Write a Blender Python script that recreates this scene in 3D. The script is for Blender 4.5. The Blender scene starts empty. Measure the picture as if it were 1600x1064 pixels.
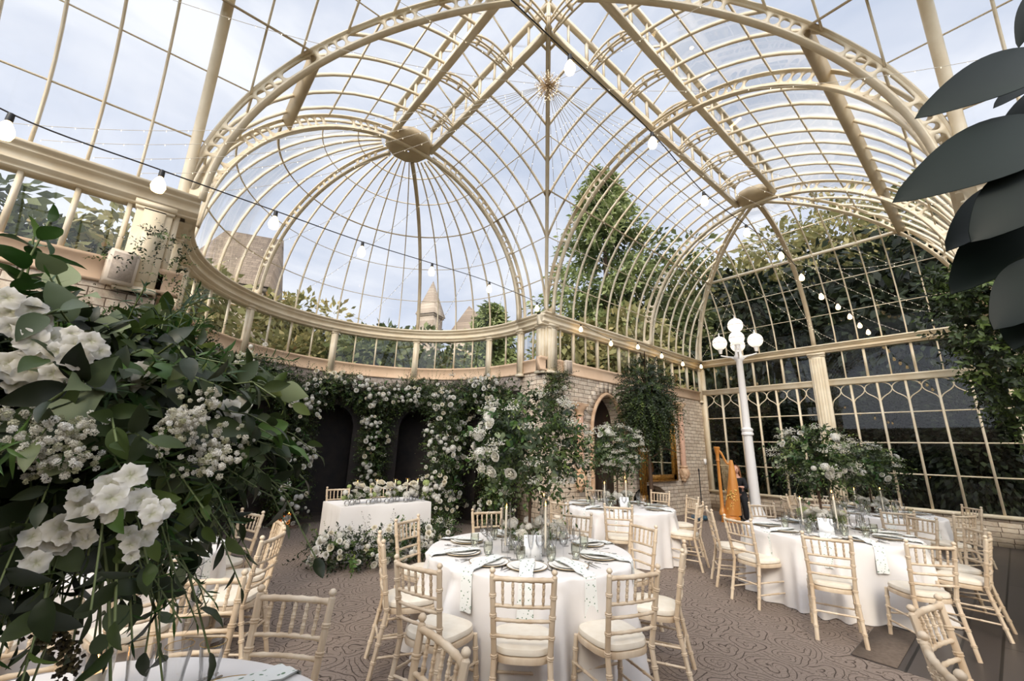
EXPO=0.30; SUN=(-.62,-.45,.5); HALO=3.4; SUNE=1.95; SKYB=1.0
import bpy, math
import numpy as np
from mathutils import Matrix, Vector
PI = math.pi
SC = bpy.context.scene
COL = SC.collection
RS = np.random.RandomState

def norm(v):
    v = np.asarray(v, float)
    return v / np.maximum(np.linalg.norm(v, axis=-1, keepdims=True), 1e-9)

# ---------------------------------------------------------------- objects
def tag(o, label=None, cat=None, group=None, kind=None):
    if label: o['label'] = label
    if cat: o['category'] = cat
    if group: o['group'] = group
    if kind: o['kind'] = kind
    return o

def empty(name, loc, label=None, cat=None, group=None, rz=0.0):
    o = bpy.data.objects.new(name, None); COL.objects.link(o)
    o.empty_display_size = 0.05
    o.location = loc; o.rotation_euler = (0, 0, rz)
    return tag(o, label, cat, group)

def link(name, me, parent=None, loc=(0, 0, 0), rot=(0, 0, 0), scale=None):
    o = bpy.data.objects.new(name, me); COL.objects.link(o)
    o.location = loc; o.rotation_euler = rot
    if scale is not None: o.scale = (scale,) * 3 if np.isscalar(scale) else scale
    if parent: o.parent = parent
    return o

def copy_tree(o, parent=None):
    c = o.copy(); COL.objects.link(c); c.parent = parent
    for ch in list(o.children): copy_tree(ch, c)
    return c

def mesh_np(name, V, F, mats=(), smooth=False, attr=None, mi=None):
    """V (n,3); F list of arrays (m,k)"""
    me = bpy.data.meshes.new(name)
    V = np.asarray(V, np.float32)
    Fs = [np.asarray(f, np.int32) for f in (F if isinstance(F, list) else [F]) if len(f)]
    nl = sum(f.size for f in Fs); nf = sum(len(f) for f in Fs)
    me.vertices.add(len(V)); me.vertices.foreach_set('co', V.ravel())
    me.loops.add(nl); me.loops.foreach_set('vertex_index', np.concatenate([f.ravel() for f in Fs]))
    me.polygons.add(nf)
    tot = np.concatenate([np.full(len(f), f.shape[1], np.int32) for f in Fs])
    me.polygons.foreach_set('loop_start', np.concatenate([[0], np.cumsum(tot)[:-1]]).astype(np.int32))
    me.polygons.foreach_set('loop_total', tot)
    if smooth: me.polygons.foreach_set('use_smooth', np.ones(nf, bool))
    if mi is not None: me.polygons.foreach_set('material_index', np.asarray(mi, np.int32))
    for m in (mats if isinstance(mats, (list, tuple)) else [mats]): me.materials.append(m)
    if attr is not None:
        a = me.attributes.new('rnd', 'FLOAT', 'POINT'); a.data.foreach_set('value', np.asarray(attr, np.float32))
    me.update(calc_edges=True)
    return me

class MB:
    """collects geometry for ONE mesh object"""
    def __init__(s): s.v = []; s.q = []; s.t = []; s.n = 0; s.p = []
    def add(s, V, Q=(), T=(), P=()):
        V = np.asarray(V, float).reshape(-1, 3)
        if len(Q): s.q.append(np.asarray(Q, int).reshape(-1, 4) + s.n)
        if len(T): s.t.append(np.asarray(T, int).reshape(-1, 3) + s.n)
        for p in P: s.p.append([i + s.n for i in p])
        s.v.append(V); s.n += len(V); return s
    def box(s, c, d, rz=0.0, M=None):
        x = np.array([[i, j, k] for k in (-.5, .5) for j in (-.5, .5) for i in (-.5, .5)]) * d
        if rz: 
            a, b = math.cos(rz), math.sin(rz); x = x @ np.array([[a, b, 0], [-b, a, 0], [0, 0, 1]])
        if M is not None: x = x @ np.asarray(M).T
        return s.add(x + c, [[0, 2, 3, 1], [4, 5, 7, 6], [0, 1, 5, 4], [2, 6, 7, 3], [0, 4, 6, 2], [1, 3, 7, 5]])
    def span(s, a, b):
        a = np.array(a, float); b = np.array(b, float)
        return s.box((a + b) / 2, np.abs(b - a))
    def tube(s, pts, r, n=6, caps=True):
        P = np.asarray(pts, float); m = len(P)
        r = np.full(m, r) if np.isscalar(r) else np.asarray(r, float)
        t = norm(np.gradient(P, axis=0)); u = np.zeros_like(P)
        a = np.array([0, 0, 1.]) if abs(t[0][2]) < .9 else np.array([1., 0, 0])
        u[0] = norm(np.cross(t[0], a))
        for i in range(1, m):
            x = u[i - 1] - t[i] * (u[i - 1] @ t[i]); u[i] = norm(x)
        w = np.cross(t, u); A = np.arange(n) * 2 * PI / n
        V = (P[:, None] + r[:, None, None] * (np.cos(A)[None, :, None] * u[:, None] + np.sin(A)[None, :, None] * w[:, None])).reshape(-1, 3)
        Q = [[i * n + j, i * n + (j + 1) % n, (i + 1) * n + (j + 1) % n, (i + 1) * n + j] for i in range(m - 1) for j in range(n)]
        s.add(V, Q, P=[list(range(n))[::-1], [(m - 1) * n + j for j in range(n)]] if caps else ())
        return s
    def lathe(s, prof, n=24, c=(0, 0, 0), caps=False, sx=1, sy=1):
        P = np.asarray(prof, float); A = np.arange(n) * 2 * PI / n; m = len(P)
        V = np.stack([P[:, :1] * np.cos(A) * sx, P[:, :1] * np.sin(A) * sy, np.repeat(P[:, 1:2], n, 1)], -1).reshape(-1, 3) + c
        Q = [[i * n + j, i * n + (j + 1) % n, (i + 1) * n + (j + 1) % n, (i + 1) * n + j] for i in range(m - 1) for j in range(n)]
        s.add(V, Q, P=[list(range(n))[::-1], [(m - 1) * n + j for j in range(n)]] if caps else ())
        return s
    def sweep(s, path, nrm, prof, caps=True):
        """profile points (a,b): a along nrm, b along tangent x nrm ; prof closed polygon"""
        P = np.asarray(path, float); N = np.broadcast_to(np.asarray(nrm, float), P.shape)
        N = norm(N); t = norm(np.gradient(P, axis=0)); B = norm(np.cross(t, N))
        pr = np.asarray(prof, float); k = len(pr); m = len(P)
        V = (P[:, None] + pr[None, :, :1] * N[:, None] + pr[None, :, 1:2] * B[:, None]).reshape(-1, 3)
        Q = [[i * k + j, i * k + (j + 1) % k, (i + 1) * k + (j + 1) % k, (i + 1) * k + j] for i in range(m - 1) for j in range(k)]
        s.add(V, Q, P=[list(range(k))[::-1], [(m - 1) * k + j for j in range(k)]] if caps else ())
        return s
    def bar(s, path, nrm, w, d, off=0.0):
        """rect section: depth d from off to off-d along nrm, width w"""
        return s.sweep(path, nrm, [(off, -w / 2), (off, w / 2), (off - d, w / 2), (off - d, -w / 2)])
    def grid(s, G):
        G = np.asarray(G, float); a, b = G.shape[:2]
        Q = [[i * b + j, i * b + j + 1, (i + 1) * b + j + 1, (i + 1) * b + j] for i in range(a - 1) for j in range(b - 1)]
        return s.add(G.reshape(-1, 3), Q)
    def mesh(s, name, mats=(), smooth=False):
        V = np.concatenate(s.v) if s.v else np.zeros((0, 3))
        F = []
        if s.q: F.append(np.concatenate(s.q))
        if s.t: F.append(np.concatenate(s.t))
        d = {}
        for p in s.p: d.setdefault(len(p), []).append(p)
        for k in d: F.append(np.array(d[k]))
        me = mesh_np(name, V, F, mats, smooth)
        if smooth:
            try: me.set_sharp_from_angle(angle=math.radians(45))
            except Exception: pass
        return me
    def build(s, name, mats=(), parent=None, smooth=False, loc=(0, 0, 0), rot=(0, 0, 0)):
        return link(name, s.mesh(name, mats, smooth), parent, loc, rot)

def struct(name, mb, mat, label, parent=None, smooth=False):
    o = mb.build(name, mat, parent, smooth)
    if parent is None: tag(o, label, None, None, 'structure')
    return o

# ---------------------------------------------------------------- materials
MATS = {}
def nodes(name):
    m = bpy.data.materials.new(name); m.use_nodes = True
    nt = m.node_tree; nt.nodes.clear()
    out = nt.nodes.new('ShaderNodeOutputMaterial'); MATS[name] = m
    return m, nt, out
def nd(nt, typ, **kw):
    n = nt.nodes.new(typ)
    for k, v in kw.items():
        if k.startswith('i_'):
            n.inputs[k[2:].replace('_', ' ')].default_value = v
        else: setattr(n, k, v)
    return n
def rgb(c):  # sRGB 0-255 -> linear rgba
    f = lambda x: (x / 255 / 12.92) if x / 255 <= .04045 else ((x / 255 + .055) / 1.055) ** 2.4
    return (f(c[0]), f(c[1]), f(c[2]), 1)
def ramp(nt, fac, stops):
    r = nt.nodes.new('ShaderNodeValToRGB'); e = r.color_ramp.elements
    while len(e) < len(stops): e.new(.5)
    for i, (p, c) in enumerate(stops): e[i].position = p; e[i].color = rgb(c) if len(c) == 3 else c
    nt.links.new(fac, r.inputs[0]); return r
def pbsdf(nt, out, rough=.6, spec=.5, **kw):
    b = nt.nodes.new('ShaderNodeBsdfPrincipled')
    b.inputs['Roughness'].default_value = rough
    b.inputs['Specular IOR Level'].default_value = spec
    for k, v in kw.items(): b.inputs[k.replace('_', ' ')].default_value = v
    nt.links.new(b.outputs[0], out.inputs[0]); return b
def bump(nt, b, h, strength=.3, dist=.01):
    n = nt.nodes.new('ShaderNodeBump'); n.inputs['Strength'].default_value = strength; n.inputs['Distance'].default_value = dist
    nt.links.new(h, n.inputs['Height']); nt.links.new(n.outputs[0], b.inputs['Normal'])

def simple(name, c, rough=.6, c2=None, scale=8., metal=0., spec=.5, bmp=0., emit=None, es=1., stretch=None, detail=4.):
    m, nt, out = nodes(name)
    b = pbsdf(nt, out, rough, spec)
    b.inputs['Metallic'].default_value = metal
    b.inputs['Base Color'].default_value = rgb(c)
    if c2 is not None or bmp:
        tc = nd(nt, 'ShaderNodeTexCoord'); mp = nd(nt, 'ShaderNodeMapping')
        if stretch: mp.inputs['Scale'].default_value = stretch
        nt.links.new(tc.outputs['Object'], mp.inputs[0])
        n = nd(nt, 'ShaderNodeTexNoise', i_Scale=scale, i_Detail=detail); nt.links.new(mp.outputs[0], n.inputs['Vector'])
        if c2 is not None:
            r = ramp(nt, n.outputs[0], [(.35, c), (.65, c2)]); nt.links.new(r.outputs[0], b.inputs['Base Color'])
        if bmp: bump(nt, b, n.outputs[0], bmp)
    if emit is not None:
        b.inputs['Emission Color'].default_value = rgb(emit); b.inputs['Emission Strength'].default_value = es
    return m

def leafmat(name, stops, rough=.5, trans=.25, spec=.4):
    m, nt, out = nodes(name)
    at = nd(nt, 'ShaderNodeAttribute', attribute_name='rnd')
    r = ramp(nt, at.outputs['Fac'], stops)
    b = pbsdf(nt, out, rough, spec); nt.links.new(r.outputs[0], b.inputs['Base Color'])
    if trans:
        t = nd(nt, 'ShaderNodeBsdfTranslucent'); mx = nd(nt, 'ShaderNodeMixShader', i_Fac=trans)
        nt.links.new(r.outputs[0], t.inputs[0]); nt.links.new(b.outputs[0], mx.inputs[1]); nt.links.new(t.outputs[0], mx.inputs[2])
        nt.links.new(mx.outputs[0], out.inputs[0])
    return m

def glassmat(name, tint=(1, 1, 1, 1), base=.03, amount=.35, rough=.02):
    m, nt, out = nodes(name)
    t = nd(nt, 'ShaderNodeBsdfTransparent'); t.inputs[0].default_value = tint
    g = nd(nt, 'ShaderNodeBsdfGlossy'); g.inputs['Roughness'].default_value = rough
    lw = nd(nt, 'ShaderNodeLayerWeight'); lw.inputs['Blend'].default_value = .25
    ma = nd(nt, 'ShaderNodeMath', operation='MULTIPLY_ADD'); ma.inputs[1].default_value = amount; ma.inputs[2].default_value = base
    mx = nd(nt, 'ShaderNodeMixShader')
    nt.links.new(lw.outputs['Fresnel'], ma.inputs[0]); nt.links.new(ma.outputs[0], mx.inputs[0])
    nt.links.new(t.outputs[0], mx.inputs[1]); nt.links.new(g.outputs[0], mx.inputs[2]); nt.links.new(mx.outputs[0], out.inputs[0])
    return m

IRON = simple('cream_painted_iron', (234, 220, 192), .42, (220, 202, 170), 3.)
IRON_D = simple('tan_painted_iron', (202, 184, 152), .5, (186, 166, 134), 3.)
GLASS = glassmat('clear_roof_glass', (.985, .99, 1, 1), .008, .22)
WGLASS = glassmat('window_glass', (.95, .96, .95, 1), .03, .28)
TGLASS = glassmat('table_glass', (.99, .99, .99, 1), .05, .6)
RGLASS = glassmat('smoked_tumbler_glass', (.95, .96, .92, 1), .06, .6)
CLOTH = simple('white_cloth', (236, 231, 226), .9, (230, 224, 218), 2.5, spec=.1)
WOOD = simple('limewashed_wood', (224, 206, 180), .5, (200, 176, 146), 9., bmp=.1, stretch=(1, 1, .25))
CUSH = simple('ivory_cushion', (236, 226, 208), .85, (229, 217, 197), 12., spec=.15)
WHITE = simple('white_paint', (240, 236, 230), .4)
CHINA = simple('white_china', (248, 245, 238), .4, spec=.3)
GOLD = simple('gold_metal', (196, 158, 84), .3, metal=.9)
GILT = simple('gilt_wood', (190, 140, 62), .35, (120, 78, 26), 22., metal=.45, bmp=.6)
BLACK = simple('black_plastic', (18, 17, 17), .5)
STEEL = simple('steel', (196, 194, 190), .2, metal=.9)
PLASTER = simple('peach_plaster', (222, 192, 160), .8, (208, 176, 144), 2.)
SAND = simple('carved_sandstone', (216, 184, 150), .8, (190, 154, 122), 7., bmp=.25)
PETAL = leafmat('white_petal', [(0, (186, 186, 146)), (.3, (220, 216, 198)), (.7, (236, 232, 222)), (1, (246, 244, 238))], .6, .3, .2)
CREAM = leafmat('cream_petal', [(0, (216, 206, 178)), (.5, (234, 226, 204)), (1, (246, 240, 226))], .6, .3, .2)
GPETAL = leafmat('green_hydrangea_petal', [(0, (150, 164, 96)), (1, (188, 200, 136))], .6, .3, .2)
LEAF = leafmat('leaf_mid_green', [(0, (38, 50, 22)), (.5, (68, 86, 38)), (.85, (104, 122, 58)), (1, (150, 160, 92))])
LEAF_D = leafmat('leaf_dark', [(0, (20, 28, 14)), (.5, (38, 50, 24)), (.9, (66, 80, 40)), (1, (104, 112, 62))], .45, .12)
LEAF_S = leafmat('leaf_sage', [(0, (58, 70, 48)), (.5, (92, 106, 74)), (1, (142, 150, 112))], .6, .2)
LEAF_B = leafmat('leaf_brown_sprig', [(0, (48, 38, 26)), (.5, (74, 66, 42)), (1, (110, 98, 62))], .6, .2)
LEAF_N = leafmat('leaf_fresh', [(0, (26, 48, 20)), (.5, (48, 78, 32)), (1, (92, 122, 58))], .4, .25)
STEM = simple('green_stem', (104, 116, 70), .6)
TWIG = simple('brown_twig', (74, 54, 38), .8)
WIRE = simple('black_cable', (28, 25, 24), .6)
SWIRE = simple('fairy_light_wire', (214, 204, 186), .4)
LED = simple('led', (255, 250, 235), .4, emit=(255, 240, 205), es=2.2)
BULB = simple('warm_bulb', (255, 240, 215), .3, emit=(255, 214, 150), es=7.)
FLAME = simple('candle_flame', (255, 200, 110), .3, emit=(255, 176, 84), es=14.)
WAX = simple('candle_wax', (242, 232, 212), .5)
GLOBE = simple('lamp_globe_glass', (250, 246, 238), .2, emit=(255, 240, 218), es=.75)
MIRROR = simple('mirror_glass', (225, 228, 226), .03, metal=1.)
HARP = simple('harp_maple', (218, 150, 76), .3, (198, 126, 54), 5., stretch=(1, 1, .2))
CLOUDCARD = None

def brickmat(name, c1, c2, mortar, w=.42, h=.15, mode='x', bm=.6):
    m, nt, out = nodes(name)
    tc = nd(nt, 'ShaderNodeTexCoord'); sp = nd(nt, 'ShaderNodeSeparateXYZ'); cb = nd(nt, 'ShaderNodeCombineXYZ')
    nt.links.new(tc.outputs['Object'], sp.inputs[0])
    nt.links.new(sp.outputs[0 if mode == 'x' else 1], cb.inputs[0]); nt.links.new(sp.outputs[2], cb.inputs[1])
    nz = nd(nt, 'ShaderNodeTexNoise', i_Scale=5., i_Detail=3.); nt.links.new(tc.outputs['Object'], nz.inputs['Vector'])
    mixv = nd(nt, 'ShaderNodeVectorMath', operation='MULTIPLY_ADD'); mixv.inputs[1].default_value = (.035, .03, 0)
    nt.links.new(nz.outputs['Color'], mixv.inputs[0]); nt.links.new(cb.outputs[0], mixv.inputs[2])
    br = nd(nt, 'ShaderNodeTexBrick', i_Scale=1., i_Mortar_Size=.007, i_Mortar_Smooth=.3, i_Brick_Width=w, i_Row_Height=h)
    br.offset = .5; br.squash = .7; br.squash_frequency = 3
    br.inputs['Color1'].default_value = rgb(c1); br.inputs['Color2'].default_value = rgb(c2); br.inputs['Mortar'].default_value = rgb(mortar)
    nt.links.new(mixv.outputs[0], br.inputs['Vector'])
    n2 = nd(nt, 'ShaderNodeTexNoise', i_Scale=14., i_Detail=6., i_Roughness=.7); nt.links.new(tc.outputs['Object'], n2.inputs['Vector'])
    mx = nd(nt, 'ShaderNodeMixRGB', blend_type='OVERLAY'); mx.inputs[0].default_value = .55
    nt.links.new(br.outputs['Color'], mx.inputs[1]); nt.links.new(n2.outputs['Fac'], mx.inputs[2])
    b = pbsdf(nt, out, .9, .15); nt.links.new(mx.outputs[0], b.inputs['Base Color'])
    sb = nd(nt, 'ShaderNodeMath', operation='SUBTRACT'); nt.links.new(n2.outputs['Fac'], sb.inputs[0]); nt.links.new(br.outputs['Fac'], sb.inputs[1])
    bump(nt, b, sb.outputs[0], bm, .02)
    return m
STONE_X = brickmat('rubble_stone_x', (226, 210, 188), (200, 182, 160), (122, 104, 88), .32, .1)
STONE_Y = brickmat('rubble_stone_y', (226, 210, 188), (200, 182, 160), (122, 104, 88), .32, .1, 'y')
OSTONE = brickmat('outdoor_stone', (182, 166, 146), (156, 140, 122), (104, 90, 78), .7, .3)

def carpetmat():
    m, nt, out = nodes('scroll_carpet')
    def M(op, a, b=None, c=None):
        n = nd(nt, 'ShaderNodeMath', operation=op)
        for i, v in enumerate((a, b, c)):
            if v is None: continue
            if hasattr(v, 'is_linked'): nt.links.new(v, n.inputs[i])
            else: n.inputs[i].default_value = v
        return n.outputs[0]
    tc = nd(nt, 'ShaderNodeTexCoord'); ns = nd(nt, 'ShaderNodeTexNoise', i_Scale=3.2, i_Detail=1.5); nt.links.new(tc.outputs['Object'], ns.inputs['Vector'])
    wv = nd(nt, 'ShaderNodeVectorMath', operation='MULTIPLY_ADD'); wv.inputs[1].default_value = (.16, .16, 0)
    nt.links.new(ns.outputs['Color'], wv.inputs[0]); nt.links.new(tc.outputs['Object'], wv.inputs[2])
    def scroll(scale, turns, petals, rnd=.55):
        v = nd(nt, 'ShaderNodeTexVoronoi', feature='F1', i_Scale=scale, i_Randomness=rnd); nt.links.new(wv.outputs[0], v.inputs['Vector'])
        d = nd(nt, 'ShaderNodeVectorMath', operation='SUBTRACT'); nt.links.new(wv.outputs[0], d.inputs[0]); nt.links.new(v.outputs['Position'], d.inputs[1])
        sp = nd(nt, 'ShaderNodeSeparateXYZ'); nt.links.new(d.outputs[0], sp.inputs[0])
        ang = M('ARCTAN2', sp.outputs[1], sp.outputs[0]); ra = v.outputs['Distance']
        pet = M('MULTIPLY', M('SINE', M('MULTIPLY', ang, petals)), .9)
        return M('ABSOLUTE', M('SINE', M('ADD', M('ADD', M('MULTIPLY', ra, turns), M('MULTIPLY', ang, 1.0)), pet)))
    s1 = scroll(3.1, 22., 3.); s2 = scroll(7.5, 17., 2., .8)
    l1 = ramp(nt, s1, [(0, (255, 255, 255)), (.16, (220, 220, 220)), (.3, (0, 0, 0)), (1, (0, 0, 0))]); l2 = ramp(nt, s2, [(0, (200, 200, 200)), (.16, (140, 140, 140)), (.32, (0, 0, 0)), (1, (0, 0, 0))])
    mx = nd(nt, 'ShaderNodeMixRGB', blend_type='LIGHTEN'); mx.inputs[0].default_value = 1; nt.links.new(l1.outputs[0], mx.inputs[1]); nt.links.new(l2.outputs[0], mx.inputs[2])
    col = ramp(nt, mx.outputs[0], [(0, (140, 125, 113)), (.5, (98, 86, 77)), (1, (68, 58, 52))])
    b = pbsdf(nt, out, .95, .1); nt.links.new(col.outputs[0], b.inputs['Base Color'])
    f = nd(nt, 'ShaderNodeTexNoise', i_Scale=220., i_Detail=2.); nt.links.new(tc.outputs['Object'], f.inputs['Vector'])
    bump(nt, b, f.outputs[0], .4, .004)
    return m
CARPET = carpetmat()

def deckmat():
    m, nt, out = nodes('dark_oak_planks')
    tc = nd(nt, 'ShaderNodeTexCoord')
    br = nd(nt, 'ShaderNodeTexBrick', i_Scale=1., i_Mortar_Size=.011, i_Brick_Width=3.2, i_Row_Height=.25)
    br.inputs['Color1'].default_value = rgb((74, 67, 62)); br.inputs['Color2'].default_value = rgb((56, 50, 47)); br.inputs['Mortar'].default_value = rgb((14, 12, 11))
    mp = nd(nt, 'ShaderNodeMapping'); mp.inputs['Location'].default_value = (0, .12, 0)
    nt.links.new(tc.outputs['Object'], mp.inputs[0]); nt.links.new(mp.outputs[0], br.inputs['Vector'])
    b = pbsdf(nt, out, .4, .4); nt.links.new(br.outputs[0], b.inputs['Base Color']); bump(nt, b, br.outputs['Fac'], -.3, .005)
    return m
DECK = deckmat()

def sprigmat(name, base, ink, scale, thr=.28):
    m, nt, out = nodes(name)
    tc = nd(nt, 'ShaderNodeTexCoord')
    mp = nd(nt, 'ShaderNodeMapping'); mp.inputs['Scale'].default_value = (1, .5, 1)
    nt.links.new(tc.outputs['Object'], mp.inputs[0])
    v = nd(nt, 'ShaderNodeTexVoronoi', feature='F1', i_Scale=scale); nt.links.new(mp.outputs[0], v.inputs['Vector'])
    r = ramp(nt, v.outputs['Distance'], [(0, ink), (thr, ink), (thr + .05, base), (1, base)])
    b = pbsdf(nt, out, .85, .1); nt.links.new(r.outputs[0], b.inputs['Base Color'])
    return m
NAPK = sprigmat('sprig_printed_linen', (238, 238, 232), (112, 138, 110), 40., .19)
CARD = sprigmat('sprig_printed_card', (243, 243, 242), (176, 182, 176), 30., .16)

# ---------------------------------------------------------------- leaves & flowers
def leaf_tpl(n=3, w=.45, fold=.12, curl=.15, tip=1.0, wav=0.0, shape=0):
    """leaf along +y, face +z. returns V,Q"""
    V = []
    for i in range(n + 1):
        t = i / n
        if shape == 0: ww = math.sin(PI * min(1, t * .94 + .03) ** .8) ** .9
        elif shape == 1: ww = math.sqrt(max(0, 1 - (2 * t - 1) ** 2))            # round
        elif shape == 2: ww = (math.sin(PI * t ** .6)) * (1 - .25 * t)           # broad at base
        else: ww = math.sin(PI * t)
        if t >= 1 or t <= 0: ww = max(ww, .02) if shape != 1 else .15
        if i == n: ww = .02
        z = -curl * t * t
        zz = z + fold * ww * w + wav * math.sin(t * 17)
        V += [(-w * ww / 2, t, zz), (0, t, z), (w * ww / 2, t, zz)]
    Q = []
    for i in range(n):
        a = i * 3; Q += [[a, a + 1, a + 4, a + 3], [a + 1, a + 2, a + 5, a + 4]]
    return np.array(V), np.array(Q)
KITE = (np.array([(0, 0, 0), (.26, .5, .05), (0, 1, -.08), (-.26, .5, .05)]), np.array([[0, 1, 2, 3]]))
L_SM = leaf_tpl(2, .5, .15, .2)
L_MD = leaf_tpl(4, .5, .12, .25)
L_RD = leaf_tpl(5, .9, .05, .1, shape=1)
L_HI = leaf_tpl(10, .55, .16, .3, wav=.012)
L_BR = leaf_tpl(9, .8, .1, .35, shape=2, wav=.015)
L_NR = leaf_tpl(3, .14, .1, .4)
L_LN = leaf_tpl(6, .26, .1, .3, shape=3)

def scatter(tpl, P, D, N, S, rnd=None):
    """instances of template: y axis->D, z axis->N"""
    V, Q = tpl; P = np.asarray(P); D = norm(D)
    X = norm(np.cross(D, N)); Z = np.cross(X, D)
    S = np.broadcast_to(np.asarray(S, float), (len(P),))
    W = P[:, None] + S[:, None, None] * (V[None, :, :1] * X[:, None] + V[None, :, 1:2] * D[:, None] + V[None, :, 2:] * Z[:, None])
    F = (Q[None] + (np.arange(len(P)) * len(V))[:, None, None]).reshape(-1, Q.shape[1])
    a = np.repeat(rnd if rnd is not None else np.zeros(len(P)), len(V))
    return W.reshape(-1, 3), F, a
def merge(parts):
    v, f, a, n = [], {}, [], 0
    for (V, F, A) in parts:
        v.append(V); f.setdefault(F.shape[1], []).append(F + n); a.append(A); n += len(V)
    return np.concatenate(v), [np.concatenate(x) for x in f.values()], np.concatenate(a)
def leafobj(name, parts, mat, parent=None, smooth=True, loc=(0, 0, 0)):
    V, F, A = merge(parts)
    return link(name, mesh_np(name, V, F, mat, smooth, A), parent, loc)
def rdir(r, n):
    return norm(r.normal(size=(n, 3)))

def rose_tpl(seed=1, petals=(4, 5, 7, 8), open_=1.0):
    r = RS(seed); V = []; Q = []; n = 0
    for L, k in enumerate(petals):
        rad = .12 + .26 * L / (len(petals) - 1) * 1.3; tilt = .15 + .95 * (L / (len(petals) - 1)) * open_
        for j in range(k):
            a = 2 * PI * (j + .5 * L) / k + r.uniform(-.15, .15); h = .62 - .08 * L; w = .5 + .16 * L
            G = []
            for i in range(4):
                t = i / 3
                for s in (-1, -.4, .4, 1):
                    ww = w * .5 * math.sin(PI * (.25 + .6 * t)) * s
                    out = rad + math.sin(tilt) * t * h * 1.1 - .10 * abs(s) * (1 - tilt * .3)
                    z = math.cos(tilt) * t * h + .05 * math.sin(5 * s + j) - (.1 * t * t * tilt)
                    x = out * math.cos(a) - ww * math.sin(a); y = out * math.sin(a) + ww * math.cos(a)
                    G.append((x, y, z + .02 * r.normal()))
            V += G
            Q += [[n + i * 4 + q, n + i * 4 + q + 1, n + i * 4 + q + 5, n + i * 4 + q + 4] for i in range(3) for q in range(3)]
            n += 16
    return np.array(V), np.array(Q)
def ball_tpl(seed=2, n=46, petals=4, R=.5, ps=.17):
    r = RS(seed); V = []; Q = []; m = 0
    for i in range(n):
        z = 1 - 1.55 * (i + .5) / n; a = i * 2.39996; q = math.sqrt(1 - z * z)
        d = np.array([q * math.cos(a), q * math.sin(a), z]); p = d * R * (1 + .08 * r.normal())
        u = norm(np.cross(d, [0.1, .2, 1])); w = np.cross(d, u); ph = r.uniform(0, 2)
        for k in range(petals):
            b = ph + 2 * PI * k / petals; e = math.cos(b) * u + math.sin(b) * w; f = np.cross(d, e)
            V += [p, p + ps * (.6 * e + .42 * f) + d * .03, p + ps * e * 1.15 + d * .01, p + ps * (.6 * e - .42 * f) + d * .03]
            Q.append([m, m + 1, m + 2, m + 3]); m += 4
    return np.array(V), np.array(Q)
def phlox_tpl(seed=3):
    r = RS(seed); V = []; Q = []; n = 0
    for k in range(5):
        a = 2 * PI * k / 5 + r.uniform(-.1, .1)
        for i in range(5):
            t = i / 4
            for s in (-1, -.5, 0, .5, 1):
                w = .27 * math.sin(PI * (.10 + .70 * t)) * s
                rr = .0 + .56 * t - (.05 * t if s == 0 else 0) - .10 * t * s * s
                z = .26 * t - .22 * t * t + .035 * math.cos(7 * s + k) * t - (.05 * t if s == 0 else 0) + .012 * r.normal()
                V.append((rr * math.cos(a) - w * math.sin(a), rr * math.sin(a) + w * math.cos(a), z))
        Q += [[n + i * 5 + q, n + i * 5 + q + 1, n + i * 5 + q + 6, n + i * 5 + q + 5] for i in range(4) for q in range(4)]; n += 25
    return np.array(V), np.array(Q)
OCT = (np.array([(0, 0, 1.), (1, 0, 0), (0, 1, 0), (-1, 0, 0), (0, -1, 0), (0, 0, -1.)]) * .5,
       np.array([[0, 1, 2], [0, 2, 3], [0, 3, 4], [0, 4, 1], [5, 2, 1], [5, 3, 2], [5, 4, 3], [5, 1, 4]]))
def tplmesh(name, tpl, mat, seed=0, smooth=True):
    V, Q = tpl; q = np.hypot(V[:, 0], V[:, 1]) + .35 * np.maximum(V[:, 2], 0); q = q / q.max(); return mesh_np(name, V, Q, mat, smooth, np.clip(q * .95 + .12 * RS(seed).normal(size=len(V)), 0, 1))
ME_ROSE = [tplmesh('rose_head', rose_tpl(i, open_=o), PETAL, i) for i, o in ((1, 1.), (2, .75))]
ME_CROSE = tplmesh('cream_rose_head', rose_tpl(4, open_=.8), CREAM, 3)
ME_HYD = tplmesh('hydrangea_head', ball_tpl(5), PETAL, 4)
ME_GHYD = tplmesh('green_hydrangea_head', ball_tpl(6), GPETAL, 5)
ME_PHLOX = tplmesh('phlox_head', phlox_tpl(), PETAL, 6)
# ================================================================ the place: geometry constants
X0 = Y0 = 3.08; R0 = 3.325; H = 4.64
XL, XP, YP, XQ = X0 - R0, X0 + R0, Y0 + R0, 13.72
YS = Y0 - R0
HX = XQ - R0                     # hub of the hipped end
DY = 7.25; DR = R0               # dome centre (X0, DY)
HA = 7.12                        # arch in front of the dome
LB = .43                         # half width of the lantern
SP = .444
TD = math.radians
def pick(a, b, n): return np.linspace(a, b, n)
LBT = math.acos(LB / R0)

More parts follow.
